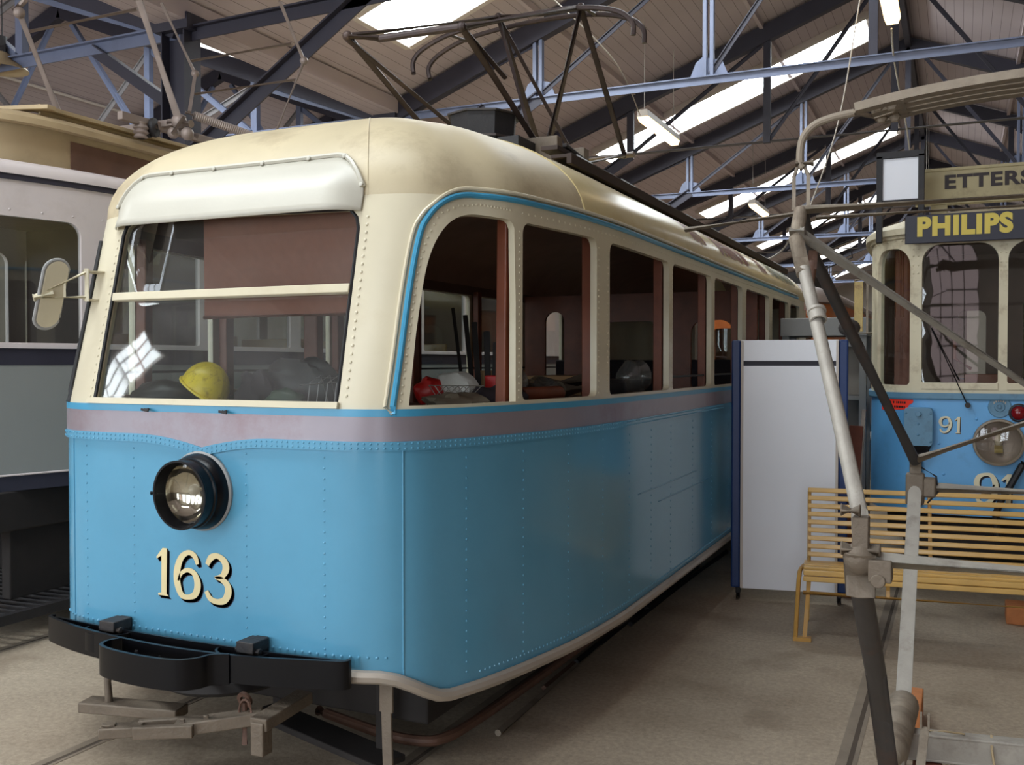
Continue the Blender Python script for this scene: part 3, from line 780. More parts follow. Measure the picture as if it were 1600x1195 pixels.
# mirror on the left corner
mr = MB(); mc = Vector((-3.745, 3.14, 2.06)); fx, fy, fn_ = Vector((.30, .95, 0)), Vector((0, 0, 1)), Vector((.95, -.30, 0)); tl = Vector((.20, .09, 1)).normalized()
out = []
for k in range(24):
    t = 2*math.pi*k/24; w, h = .052, .155; cx_, sy_ = math.cos(t)*w, math.sin(t)*w; out.append((cx_, sy_+(h-w)*(1 if math.sin(t) > 0 else -1)))
mr.prism(out, mc, fx, tl, .016); mo = mr.build('mirror', 'cream', tram, bevel=.004)
m = MB(); m.tube([mc+fx*(a*1.04)+tl*(b*1.02)+Vector((.006, -.006, 0)) for a, b in out], .009, 8, True); m.build('mirror_rim', 'greymetal', mo)
m = MB(); tip = mc+Vector((-.026, -.075, -.02)); ha = T.P(-.80, 2.155, .05)+Vector((.035, -.05, 0)); hb = ha+Vector((0, 0, -.115))
m.tube([ha+Vector((0, 0, .015)), hb+Vector((0, 0, -.02))], .011, 8); m.tube([ha, tip+Vector((0, 0, .006))], .0075, 8); m.tube([hb, tip], .0075, 8)
m.tube([ha.lerp(tip, .42), hb.lerp(tip, .42)], .006, 8); m.cyl(tip, mc+fn_*.02, .018, 12)
for hh in (ha+Vector((0, 0, .008)), hb+Vector((0, 0, -.008))):
    w1, w2 = T.P(-.76, hh.z, .002), T.P(-.90, hh.z, .0); m.add([hh+Vector((-.012, -.012, 0)), w1, w2, hh+Vector((-.012, -.012, -.006)), w1+Vector((0, 0, -.006)), w2+Vector((0, 0, -.006))], [(0, 1, 2), (5, 4, 3), (0, 3, 4, 1), (1, 4, 5, 2), (2, 5, 3, 0)])
m.build('mirror_arm', 'cream', mo)

# roof gear
m = MB()
m.beam((CX+.84, 4.9, 2.915), (CX+.84, 12.0, 2.915), .10, .025); m.beam((CX+.975, 4.85, 2.838), (CX+.975, 12.0, 2.838), .03, .055); m.beam((CX+.90, 4.9, 2.865), (CX+.90, 12.0, 2.865), .10, .02)
wk = m.build('roof_walkway', 'roofplank', tram, bevel=.003)
for i in range(9):
    y = 5.2+i*.8; m = MB(); m.beam((CX+.985, y, 2.865), (CX+.89, y, 2.925), .04, .012); m.build('walkway_bracket', 'greymetal', wk)
m = MB(); ob = Vector((CX+.12, 5.55, 0))
m.lathe([(.001, 2.9), (.20, 2.9), (.20, 3.08), (.225, 3.09), (.225, 3.10), (.205, 3.11), (.205, 3.125), (.23, 3.135), (.23, 3.15), (.21, 3.16), (.22, 3.30), (.19, 3.31), (.001, 3.31)], ob, (0, 0, 1), 8)
for p_ in range(len(m.sm)): m.sm[p_] = False
m.box((CX+.36, 5.55, 3.0), (.14, .3, .26)); rbx = m.build('resistor_box', 'blackiron', tram)
for z in (3.10, 3.145, 3.30):
    m = MB(); m.lathe([(.21, z-.008), (.238, z-.006), (.238, z+.006), (.21, z+.008)], ob, (0, 0, 1), 8, True); m.sm = [False]*len(m.sm); m.build('rib', 'darktube', rbx)
m = MB(); m.box2((CX+.28, 5.75, 2.86), (CX+.52, 7.3, 3.14)); m.box2((CX+.36, 5.8, 2.8), (CX+.66, 7.5, 3.02)); m.beam((CX+.5, 5.9, 3.16), (CX+.5, 7.6, 3.0), .10, .03); m.build('roof_cabinet', 'blackiron', tram, bevel=.01)
m = MB(); m.box2((CX+.28, 5.66, 2.86), (CX+.58, 5.75, 3.17)); m.build('cabinet_end', 'iron', tram, bevel=.006)
m = MB(); m.box2((CX+.30, 6.35, 3.1), (CX+.50, 6.45, 3.24)); m.build('cabinet_end', 'galvbrown', tram, bevel=.006)

def pantograph(par, name, mat, P, headmat=None):
    """P: dict of 3D points; every tube set is a sub-part of the pantograph"""
    root = MB()
    K_ = P.get('k', 1.)
    for a, b, w, h in P['base']: root.beam(a, b, w, h)
    for c in P.get('ins', []): root.lathe([(.03, -.12), (.055, -.11), (.04, -.09), (.06, -.075), (.042, -.055), (.06, -.04), (.042, -.02), (.05, 0), (.03, .005)], c, (0, 0, 1), 14)
    ro = root.build(name, mat, par, bevel=.003)
    for nm, key in (('lower_arm', 'lower'), ('upper_arm', 'upper'), ('cross_tube', 'cross'), ('brace', 'brace')):
        for it in P.get(key, []):
            pts, r = it[0], it[1]; m = MB(); m.tube(pts, [x*K_ for x in r] if isinstance(r, (list, tuple)) else r*K_, 10); m.build(nm, it[2] if len(it) > 2 else mat, ro)
    m = MB()
    for pts, r in P['head']: m.tube(pts, r*K_, 8)
    m.build('collector_head', headmat or mat, ro)
    for c, r in P.get('joints', []): m = MB(); m.ball(c, r, 10, 6); m.build('joint', mat, ro)
    return ro
V3 = lambda *a: Vector(a)
kl, kr = V3(-3.235, 4.75, 3.64), V3(-2.49, 4.75, 3.585)
al, ar = V3(-2.96, 6.2, 4.17), V3(-2.345, 6.2, 4.145)
rl, rr_ = V3(-3.2, 7.62, 3.42), V3(-2.5, 7.62, 3.44)
bf, bb = 5.95, 6.45
head1 = crom([(-3.60, 6.12, 3.83), (-3.60, 6.12, 3.93), (-3.50, 6.12, 4.01), (-3.25, 6.12, 4.085), (-2.8, 6.12, 4.12), (-2.35, 6.12, 4.115), (-2.08, 6.12, 4.06), (-1.96, 6.12, 3.97), (-1.95, 6.12, 3.88)], 5)
head2 = crom([(-3.60, 6.36, 3.85), (-3.61, 6.36, 3.95), (-3.50, 6.36, 4.04), (-3.25, 6.36, 4.12), (-2.8, 6.36, 4.16), (-2.35, 6.36, 4.15), (-2.08, 6.36, 4.09), (-1.96, 6.36, 4.0), (-1.95, 6.36, 3.9)], 5)
PM = dict(k=1.25, base=[((CX-.55, 5.4, 3.1), (CX-.55, 7.2, 3.1), .05, .06), ((CX+.4, 5.9, 3.17), (CX+.4, 7.3, 3.17), .05, .07), ((CX-.55, 5.9, 3.12), (CX+.42, 5.9, 3.12), .05, .06), ((CX-.55, 6.5, 3.12), (CX+.42, 6.5, 3.12), .05, .06), ((CX+.55, 6.2, 3.0), (CX+.55, 7.6, 3.0), .05, .12)],
          ins=[V3(CX-.55, 5.6, 3.09), V3(CX-.55, 7.0, 3.09), V3(CX+.4, 6.9, 3.15)],
          lower=[([kl, V3(-3.2, bf, 3.14)], .016), ([kr, V3(-2.52, bf, 3.14)], .016), ([kl+V3(0, 0, -.02), V3(-2.9, bf, 3.14)], .014), ([rl, V3(-3.2, bb, 3.14)], .016), ([rr_, V3(-2.5, bb, 3.14)], .016)],
          upper=[([kl, al], .014), ([kr, ar], .014), ([rl, al], .017), ([rr_, ar], .017)],
          cross=[([kl+V3(-.02, 0, 0), kl.lerp(kr, .3)+V3(0, 0, -.03), kl.lerp(kr, .7)+V3(0, 0, -.012), kr+V3(.02, 0, 0)], .017), ([al, al.lerp(ar, .5)+V3(0, 0, -.01), ar], .015), ([rl+V3(-.08, 0, 0), rr_+V3(.08, 0, 0)], .02, 'pantogrey')],
          brace=[([kr, kr.lerp(V3(-2.45, 5.9, 3.14), .45)+V3(0, 0, .06)], .012), ([ar, rl], .012), ([al, rr_.lerp(rl, .3)+V3(0, -.6, -.1)], .012), ([al, V3(-2.75, bb, 3.14)], .013), ([ar, V3(-2.6, bf+.2, 3.14)], .013)],
          head=[(head1, .014), (head2, .014), ([V3(-3.3, 6.12, 4.07), V3(-3.3, 6.36, 4.1)], .011), ([V3(-2.3, 6.12, 4.11), V3(-2.3, 6.36, 4.14)], .011), ([V3(-2.9, 6.12, 4.115), al], .011), ([V3(-2.45, 6.12, 4.115), ar], .011)],
          joints=[(kl, .03), (kr, .028), (al, .03), (ar, .03), (rl, .03), (rr_, .03)])
pantograph(tram, 'pantograph', 'panto', PM)
# ------------------------------------------------------------------ the camera, and points along its sight lines at known depths
TH, PH, FPX, HCAM = R(24.73), R(1.17), 1520., 1.75
_fw = Vector((-math.sin(TH)*math.cos(PH), math.cos(TH)*math.cos(PH), -math.sin(PH)))
_rt = Vector((math.cos(TH), math.sin(TH), 0)); _up = Vector((-math.sin(TH)*math.sin(PH), math.cos(TH)*math.sin(PH), math.cos(PH)))
EYE = Vector((0, 0, HCAM))
def ray(u, v): return _fw+_rt*((u-800)/FPX)-_up*((v-597.5)/FPX)
def aY(u, v, Y): r = ray(u, v); return EYE+r*(Y/r.y)
def aH(u, v, H): r = ray(u, v); return EYE+r*((H-HCAM)/r.z)
cam = bpy.data.cameras.new('camera'); cam.sensor_width = 36; cam.lens = 36*FPX/1600; cam.clip_end = 200
co = bpy.data.objects.new('camera', cam); col.objects.link(co); co.location = EYE; co.rotation_euler = (math.pi/2-PH, 0, TH)
bpy.context.scene.camera = co

# ------------------------------------------------------------------ the hall
XR, HR, SL, XV, HV, XV2 = -.93, 7.87, .381, -7.39, 5.41, 5.53
Y0, Y1, XL, XRT = -8., 56., -20.31, 11.99
XG = -13.85
def roofH(x):
    if x < XV: return HR-SL*abs(x-XG)
    if x < XV2: return HR-SL*abs(x-XR)
    return HR-SL*abs(x-XRT)
m = MB(); m.box2((XL-.3, Y0-.3, -.2), (XRT+.3, Y1+.3, 0)); struct(m.build('floor', 'concrete'))
prof = [XL, XG, XV, XR, XV2, XRT]
m = MB()
for a, b in zip(prof, prof[1:]):
    p = [(a, Y0, roofH(a)), (b, Y0, roofH(b)), (b, Y1, roofH(b)), (a, Y1, roofH(a))]
    if a == XV2: p = [(a, Y0, HV), (b, Y0, HR), (b, Y1, HR), (a, Y1, HV)]
    m.add(p+[(x, y, z+.12) for x, y, z in p], [(0, 3, 2, 1), (4, 5, 6, 7), (0, 1, 5, 4), (2, 3, 7, 6)])
struct(m.build('ceiling', 'planks'))
def gable(name, y, th, holes, mat='wallp'):
    m = MB(); out = [(XL, 0), (XRT, 0), (XRT, HR), (XV2, HV), (XR, HR), (XV, HV), (XG, HR), (XL, HV)]
    wallpanel(m, out, holes, y, th); struct(m.build(name, mat))
def archwin(cx, w, h0, h1):
    r = w/2; return [(cx-r, h0), (cx+r, h0)]+[(cx+r*math.cos(R(a)), h1-r*.7+r*.7*math.sin(R(a))) for a in range(0, 181, 15)]
wins = [(-18.2, 2.2), (-15.2, 2.2), (-12.2, 2.2), (-9.2, 2.2), (-6.2, 2.2), (-3.4, 2.2), (-.45, 1.7), (2.35, 2.0)]
gable('wall_front', Y0-.25, .25, [archwin(c, w, .9, 4.6) for c, w in wins])
m = MB(); wallpanel(m, [(XL, 0), (XRT, 0), (XRT, HR), (XV2, HV), (XR, HR), (XV, HV), (XG, HR), (XL, HV)], [], Y1, .25); struct(m.build('wall_back', 'wallp'))
m = MB(); m.box2((XL-.25, Y0, 0), (XL, Y1, HV)); struct(m.build('wall_left', 'wallp'))
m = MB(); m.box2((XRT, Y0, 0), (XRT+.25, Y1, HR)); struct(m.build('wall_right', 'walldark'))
nwin = 0
def window(outline, y, w, cx, h0, h1, nx, ny):
    global nwin; nwin += 1
    m = MB(); k = len(outline)
    m.tube([(a, y, b) for a, b in outline], .035, 6, True)
    for i in range(1, nx): x = cx-w/2+w*i/nx; m.box((x, y, (h0+h1)/2-.05), (.035, .05, h1-h0-.1))
    for j in range(1, ny): z = h0+(h1-h0)*j/ny; m.box((cx, y, z), (w, .05, .035))
    f = struct(m.build('window_%d' % nwin, 'trussdark'))
    m = MB(); m.add([(a, y-.1, b) for a, b in outline], [tuple(range(k))]); m.build('window_pane', 'windim' if -2 < cx < 1 else 'win', f)
for c, w in wins: window(archwin(c, w, .9, 4.6), Y0-.05, w, c, .9, 4.6, 4, 6)
# skylights: one strip up the slope in every second bay
for y in (-6.6, 1.4, 9.45, 17.48, 25.5, 33.5, 41.5, 49.5):
    for side, (xa, xb) in enumerate(((-6.36, -1.47), (.0, 3.0), (-12.2, -8.4) if y > -5 else (-17.8, -14.3))):
        if side == 1 or (side == 2 and y > 34): continue
        sg = 1
        nwin += 1; fr = MB(); pa = MB()
        A, B = Vector((xa, 0, roofH(xa)-.02)), Vector((xb, 0, roofH(xb)-.02)); d = (B-A).normalized(); nn = Vector((d.z, 0, -d.x))
        if nn.z > 0: nn = -nn
        q = [A+Vector((0, y, 0)), B+Vector((0, y, 0)), B+Vector((0, y+1.21, 0)), A+Vector((0, y+1.21, 0))]
        for i in range(4): fr.beam(q[i]+nn*.03, q[(i+1) % 4]+nn*.03, .09, .12)
        if side == 2 and y < -5:
            for e in (.2, .4, .6, .8): fr.beam(q[0].lerp(q[1], e), q[3].lerp(q[2], e), .06, .05)
            for e in (.33, .66): fr.beam(q[0].lerp(q[3], e), q[1].lerp(q[2], e), .06, .05)
        for e in (.33, .66): fr.beam(q[0].lerp(q[1], e)+nn*.0, q[3].lerp(q[2], e)+nn*.0, .02, .03)
        f = struct(fr.build('window_%d' % nwin, 'housing')); pa.add([p+nn*.012 for p in q], [(0, 1, 2, 3)]); pa.build('skylight_pane', 'sky', f)

# roof trusses over the main hall
def truss(y, blue, label, xl=XV, xr=XV2, xm=XR, par=None):
    t = thing('roof_truss', label, 'roof truss', (xm, y, 4.0))
    h = 5.24
    sgn = [(-1, xl), (1, xr)]
    for sg, xe in sgn:
        m = MB(); m.beam((xe, y, roofH(xe)-.18), (xm, y, roofH(xm)-.18), .14, .26); m.build('rafter', 'trussdark', t)
    m = MB()
    if blue: m.angle((xl, y, h), (xr, y, h), .092, .014)
    else: m.cyl((xl, y, h+.02), (xr, y, h+.02), .036, 10)
    m.build('bottom_chord', 'truss' if blue else 'rod', t)
    for x in (xm-4.15, xm-1.89, xm+1.89, xm+4.15):
        m = MB(); top = roofH(x)-.3
        if blue: m.box((x-.043, y, (h+top)/2), (.045, .08, top-h)); m.box((x+.043, y, (h+top)/2), (.045, .08, top-h))
        else: m.box((x, y, (h+top)/2), (.11, .08, top-h))
        m.build('post', 'truss' if blue else 'trussdark', t)
        if blue:
            m = MB(); m.prism([(-.26, -.05), (.26, -.05), (.16, .19), (-.08, .25), (-.16, .19)], (x, y+.03, h), (1, 0, 0), (0, 0, 1), .018)
            for e in (-.19, -.09, 0, .09, .19): m.rivet((x+e, y+.010, h+.0), (0, -1, 0), .018)
            m.build('gusset_plate', 'truss', t)
    m = MB(); m.box((xm, y, (h+roofH(xm))/2), (.10, .08, roofH(xm)-h)); m.build('king_post', 'trussdark', t)
    for a, b in ((xm-1.89, xm-.3), (xm+1.89, xm+.3), (xm-4.15, xm-2.0), (xm+4.15, xm+2.0), (xl+.3, xm-4.1), (xr-.3, xm+4.1)):
        m = MB(); m.angle((a, y+.01, h+.04), (b, y+.01, roofH(b)-.3), .055, .012); m.build('diagonal_brace', 'trussdark', t)
    for sg, xe in sgn:
        m = MB(); m.prism([(0, -.35), (sg*.5, .02), (sg*.5, .0), (sg*.44, -.03), (0, -.12)] if 0 else [(0, -.5), (sg*.06, -.5), (sg*.75, .02), (0, .02)], (xe, y+.03, roofH(xe)-.1), (1, 0, 0), (0, 0, 1), .02) if 0 else m.angle((xe, y, 4.1), (xe-sg*1.5, y, 5.24), .10, .016)
        m.build('knee_brace', 'trussdark', t)
    return t
ordn = ['first', 'second', 'third', 'fourth', 'fifth', 'sixth', 'seventh', 'eighth', 'ninth', 'tenth']
for i in range(9):
    y = 11.86+3.95*i
    truss(y, i % 2 == 0, ('riveted blue-grey roof truss, %s blue one back from the camera' % ordn[i//2]) if i % 2 == 0 else ('dark roof truss tied by a pale round rod, %s of its kind from the camera' % ordn[i//2]))
def left_truss(y, label):
    t = thing('roof_truss', label, 'roof truss', (XG, y, 5.24)); h = 5.24
    for xe in (XV, XL):
        m = MB(); m.beam((xe, y, HV-.18), (XG, y, HR-.18), .14, .26); m.build('rafter', 'trussdark', t)
    m = MB(); m.angle((XL, y, h), (XV, y, h), .13, .018); m.build('bottom_chord', 'truss', t)
    for x in (-11.9, -9.75, -15.8, -18.0):
        m = MB(); m.box((x, y, (h+roofH(x))/2-.12), (.11, .09, roofH(x)-h-.24)); m.build('post', 'truss', t)
    for a, b in ((-7.6, -9.7), (-9.75, -11.85), (-11.9, -13.6), (-15.8, -14.1), (-18.0, -15.9)):
        m = MB(); m.angle((a, y, h), (b, y, roofH(b)-.3), .09, .014); m.build('diagonal_brace', 'truss', t)
        m = MB(); m.angle((a, y+.04, roofH(a)-.3), (b, y+.04, h), .075, .014); m.build('diagonal_brace', 'rod', t)
    return t
for i, y in enumerate((7.81, 11.86, 15.8, 19.75, 23.7)):
    left_truss(y, 'roof truss of the left bay over the white tram, %s from the camera' % ordn[i])
for i, (y, w) in enumerate(((7.81, .30), (11.86, .24), (15.8, .24), (19.75, .24), (23.7, .24))):
    t = MB(); t.box((XV, y, 2.7), (w, .014, 5.4)); t.box((XV-w/2, y, 2.7), (.016, w*.8, 5.4)); t.box((XV+w/2, y, 2.7), (.016, w*.8, 5.4)); t.box((XV, y, 5.24), (w*1.5, w, .16)); t.box((XV, y, .01), (w*1.5, w*1.2, .02))
    o = tag(t.build('steel_column', 'trussdark'), 'dark steel column standing beyond the white tram, %s from the camera' % ordn[i], 'column')
    t = MB()
    for sg in (-1, 1): t.angle((XV+sg*w*.4, y, 3.95), (XV+sg*2.3, y, 5.3), .15, .018) if sg > 0 else t.angle((XV-w*.4, y, 4.5), (XV-1.2, y, 5.2), .12, .016)
    if i == 0: t.angle((XV, y, 5.2), (XV+3.2, y, 5.26), .13, .018)
    t.build('knee_brace', 'trussdark', o)
t = MB(); t.box2((XV-.2, Y0, 5.25), (XV+.2, Y1, 5.45)); struct(t.build('trim_1', 'planks'))
t = MB(); t.box2((XR-.05, Y0, HR-.24), (XR+.05, Y1, HR)); struct(t.build('trim_2', 'trussdark'))
for i, x in enumerate((-5.0, -2.9, .9, 3.2)):
    t = MB(); t.box2((x-.03, Y0, roofH(x)-.09), (x+.03, Y1, roofH(x))); struct(t.build('trim_%d' % (i+3), 'planks'))

# strip lamps hung from the trusses
def strip_lamp(x, y0, y1, h, label, wires=True):
    t = thing('strip_lamp', label, 'ceiling lamp', (x, (y0+y1)/2, h), 'hanging strip lamps')
    m = MB(); m.prism([(-.085, .0), (.085, .0), (.07, .10), (-.07, .10)], (x, y1, h), (1, 0, 0), (0, 0, 1), y1-y0); m.build('housing', 'housing', t, bevel=.006)
    m = MB(); m.prism([(-.08, 0), (-.055, -.065), (.055, -.065), (.08, 0)], (x, y1-.02, h), (1, 0, 0), (0, 0, 1), y1-y0-.04); m.build('lit_diffuser', 'tube', t)
    m = MB()
    for y in (y0+.1, y1-.1): m.tube([(x, y, h+.09), (x, y, roofH(x))], .006, 6)
    m.build('suspension_wire', 'wire', t)
strip_lamp(-.67, 9.62, 10.93, 5.33, 'lit strip lamp hanging at the top edge near the ridge, nearest to the camera')
strip_lamp(-4.12, 13.36, 15.1, 5.24, 'lit strip lamp glowing above the roof of the blue tram')
strip_lamp(-4.19, 21.7, 23.4, 5.24, 'smaller lit strip lamp above the far half of the blue tram roof')
strip_lamp(-.67, 22., 23.6, 5.3, 'far lit strip lamp seen beyond the brown scaffold-like pantograph on the floor')
PX, PY, PZ = -10.0, 7.75, 5.16
t = thing('pendant_lamp', 'dark enamelled pendant lamp at the top left corner above the white tram', 'ceiling lamp', (PX, PY, PZ))
m = MB(); m.lathe([(.03, .16), (.08, .12), (.11, .06), (.26, -.03), (.28, -.06), (.25, -.055), (.08, .05)], (PX, PY, PZ), (0, 0, 1), 24); m.build('lamp_shade', 'tan', t)
m = MB(); m.cyl((PX, PY, PZ+.13), (PX, PY, PZ+.32), .055, 12); m.tube([(PX, PY, PZ+.32), (PX, PY, roofH(PX)+.02)], .008, 6); m.build('lamp_stem', 'blackiron', t)
# loose cables
def cable(name, pts, r, mat, label):
    m = MB(); m.tube(crom([tuple(p) for p in pts], 8), r, 6); tag(m.build(name, mat), label, 'cable')
cable('lamp_cable', [aY(845, -20, 10.2), aY(960, 95, 11.5), aY(1000, 180, 13.2)], .008, 'wire', 'thin pale cable sloping down to the lit strip lamp over the blue tram')
cable('slack_cable', [aY(1105, 357, 18.6), aY(1150, 395, 17.8), aY(1185, 408, 17.), aY(1225, 388, 15.5), aY(1250, 330, 14.)], .015, 'wire', 'pale cable sagging over the far roof of the blue tram')
cable('hoist_rope', [aY(1402, -330, 10.7), aY(1347, -20, 10.7), aY(1310, 190, 10.7), aY(1263, 330, 10.7)], .007, 'wire', 'thin rope hanging slantwise from the ridge behind the floor-standing pantograph')
cable('chain', [aY(1393, 45, 10.9), aY(1398, 100, 12.1), aY(1415, 190, 13.3), aY(1422, 240, 13.8)], .010, 'wire', 'beaded chain hanging under the strip lamp nearest the ridge')
cable('light_strip_pipe', [Vector((-16., 6.2, 7.0)), Vector((-16., 14., 7.0)), Vector((-16., 25., 7.0))], .03, 'housing', 'white pipe in place of a thin light strip along the left roof above the white tram')  # added white pipe stands in for a thin strip of light

# rails let into the floor
for x, lb in ((-3.60, 'left rail of the track under the blue tram'), (-2.165, 'right rail of the track under the blue tram'), (-5.28, 'right rail of the track under the white tram'), (-6.715, 'left rail of the track under the white tram'), (-.425, 'left rail of the track leading to the tram numbered 91'), (1.01, 'right rail of the track leading to the tram numbered 91')):
    m = MB(); m.box2((x-.055, Y0+.5, -.01), (x-.010, Y1-.5, .002)); m.box2((x+.012, Y0+.5, -.01), (x+.032, Y1-.5, .002))
    o = tag(m.build('rail', 'steel'), 'grooved rail, '+lb, 'rail')
    m = MB(); m.box2((x-.010, Y0+.5, -.01), (x+.012, Y1-.5, .0008)); m.build('flange_groove', 'groove', o)

# ------------------------------------------------------------------ white and grey tram on the left
LX = -6.2
LT = Shell(LX, [(0, 3.1), (.35, 3.1), (.50, 3.16), (.60, 3.35), (.76, 3.9), (.95, 4.6), (1.03, 5.1), (1.05, 5.6), (1.05, 9), (1.05, 12.5), (.9, 13.6), (.5, 13.9), (0, 13.9)])
lt = thing('tram', 'pinkish white and grey tram with a tan roof, on the left behind the blue tram', 'tram', (LX, 8.5, 0))
lq = [i*.1 for i in range(int((LT.L-.01)/.1)+1)]; lf = [-q for q in reversed(lq[1:])]+lq
def S_(y): return LT.sy(y)
lw = [(S_(3.42), S_(4.63)), (S_(4.78), S_(5.62))]+[(S_(5.78+1.06*i), S_(6.70+1.06*i)) for i in range(6)]
hR = [rrect(a, b, 1.875, 2.66, .02, .09) for a, b in lw]; hL = [[(-a, b) for a, b in reversed(h)] for h in hR]; hF = [rrect(-.42, .42, 1.875, 2.66, .02, .09)]
m = MB(); LT.panel(m, [(q, 1.86) for q in lf]+[(q, 2.90) for q in reversed(lf)], hR+hL+hF, th=.04, ds=.1)
q = S_(3.75); m.tube(LT.path([(q, 2.67), (q, 2.88)], .001), .003, 5)
for a, b in lw[:3]: LT.rivets(m, [(a, 2.70), (b, 2.70)], .2, .006)
m.build('upper_body', 'whitetram', lt)
m = MB(); LT.panel(m, [(q, 2.885) for q in lf]+[(q, 2.925) for q in reversed(lf)], th=.03, off=.012, ds=.15); m.build('gutter', 'trussdark', lt)
m = MB(); rows = []
for q in lf:
    p = LT.P(q, 2.925, .02); c = Vector((LX, min(max(p.y, 4.6), 12.6), 0)); row = []
    for f, z in ((0, 2.92), (.0, 2.96), (.02, 2.99), (.10, 3.02), (.55, 3.08)): v = p.lerp(c, f); row.append(Vector((v.x, v.y, z)))
    rows.append(row)
m.sheet(rows); m.build('lower_roof', 'whitetram', lt)
m = MB(); LT.panel(m, [(q, 1.84) for q in lf]+[(q, 1.868) for q in reversed(lf)], th=.03, off=.018, ds=.15); m.build('window_sill', 'whitetram', lt)
m = MB(); LT.panel(m, [(q, 1.735) for q in lf]+[(q, 1.84) for q in reversed(lf)], th=.03, off=.004, ds=.15); m.build('dark_band', 'trussdark', lt)
m = MB(); LT.panel(m, [(q, 1.05) for q in lf]+[(q, 1.735) for q in reversed(lf)], th=.03, ds=.12); m.build('lower_body', 'greytram', lt)
m = MB(); m.tube(LT.path([(q, 1.05) for q in lf], .008, .2), .007, 6); m.build('lower_trim', 'whitetram', lt)
m = MB(); LT.panel(m, [(q, .95) for q in lf]+[(q, 1.045) for q in reversed(lf)], th=.03, off=.002, ds=.15); m.build('skirt_rail', 'trussdark', lt)
for h in hR+hL+hF: pane(h, 'window_pane', 'glass', lt, -.02, LT)
m = MB(); pp = [LT.P(q, 1.06, -.05) for q in lf]; m.add(pp, [tuple(range(len(pp)))]); m.build('floor_plate', 'darkwood', lt)
m = MB(); LT.panel(m, [(q, 1.1) for q in lf]+[(q, 1.86) for q in reversed(lf)], th=.01, off=-.05, ds=.2, dh=.5); pp = [LT.P(q, 2.86, -.05) for q in lf]; m.add(pp, [tuple(reversed(range(len(pp))))]); m.build('inner_lining', 'darkwood', lt)
m = MB(); wallpanel(m, [(LX-.95, 1.06), (LX+.95, 1.06), (LX+.95, 2.85), (LX-.95, 2.85)], [rrect(LX-.2, LX+.25, 1.5, 2.5, .05, .1)], 5.75, .05); m.build('bulkhead', 'deepwood', lt)
m = MB()
for i in range(6): m.box2((LX-.9, 5.9+i*1.05, 1.4), (LX-.1, 6.3+i*1.05, 1.46)); m.box2((LX-.9, 6.28+i*1.05, 1.4), (LX-.1, 6.34+i*1.05, 2.0))
m.build('seat_row', 'yellowwood', lt, bevel=.01)
CT = Shell(LX, [(0, 4.25), (.25, 4.28), (.42, 4.42), (.53, 4.75), (.55, 5.2), (.55, 9), (.55, 12.2), (.4, 12.7), (0, 12.8)])
cq = [i*.1 for i in range(int((CT.L-.01)/.1)+1)]; cf = [-q for q in reversed(cq[1:])]+cq
CW = Shell(LX, [(0, 4.40), (.18, 4.41), (.32, 4.50), (.42, 4.78), (.44, 5.2), (.44, 9), (.44, 12.1), (.3, 12.55), (0, 12.6)])
wq = [i*.1 for i in range(int((CW.L-.01)/.1)+1)]; wf = [-q for q in reversed(wq[1:])]+wq
m = MB(); CW.panel(m, [(q, 3.05) for q in wf]+[(q, 3.38) for q in reversed(wf)], th=.03, ds=.12); m.build('clerestory_wall', 'tan', lt)
cs = CT.sy
for i in range(5):
    a = CW.sy(5.0)+i*1.4
    for sg in (1, -1):
        q0, q1 = sorted((sg*a, sg*(a+1.25))); m = MB(); CW.panel(m, [(q0, 3.12), (q1, 3.12), (q1, 3.32), (q0, 3.32)], th=.012, off=.008, ds=.2); m.build('vent_panel', 'darkwood', lt)
m = MB(); rows = []
for q in cf:
    p = CT.P(q, 3.4); c = Vector((LX, min(max(p.y, 5.0), 12.0), 0)); row = []
    for f, z in ((.12, 3.36), (0, 3.36), (0, 3.40), (.06, 3.43), (.3, 3.475), (.6, 3.50), (1, 3.51)): v = p.lerp(c, f); row.append(Vector((v.x, v.y, z)))
    rows.append(row)
m.sheet(rows); m.build('clerestory_roof', 'tan', lt)
m = MB(); m.box2((LX+.30, 4.75, 3.50), (LX+.44, 12, 3.53)); m.box2((LX+.36, 4.8, 3.46), (LX+.38, 12, 3.51)); m.beam((LX+.1, 4.72, 3.52), (LX+.52, 4.78, 3.50), .08, .03); m.build('roof_walkway', 'tan', lt, bevel=.004)
m = MB(); m.lathe([(.08, 3.46), (.05, 3.50), (.05, 3.56), (.13, 3.58), (.12, 3.64), (.085, 3.74), (.001, 3.76)], (LX-.25, 4.65, 0), (0, 0, 1), 20); m.build('roof_vent', 'tan', lt)
m = MB(); m.box2((LX-.85, 3.6, .70), (LX+.85, 13.2, .95))
m.box2((LX-.75, 5.2, .45), (LX+.75, 5.35, .75)); m.box2((LX+.72, 4.2, .26), (LX+.80, 12, .95)); m.box2((LX+.66, 5.6, .4), (LX+.86, 7.6, .8)); m.box2((LX-.9, 4.2, .28), (LX-.8, 12.5, .95)); m.box2((LX-.4, 5., .2), (LX+.3, 12.5, .8)); m.box2((LX+.5, 5.3, .26), (LX+.62, 12, .46)); m.cyl((LX+.72, 4.2, .78), (LX+.72, 5.1, .78), .11, 16); m.build('underframe', 'under', lt, bevel=.01)  # long side boxes added to keep light and bright floor out beneath
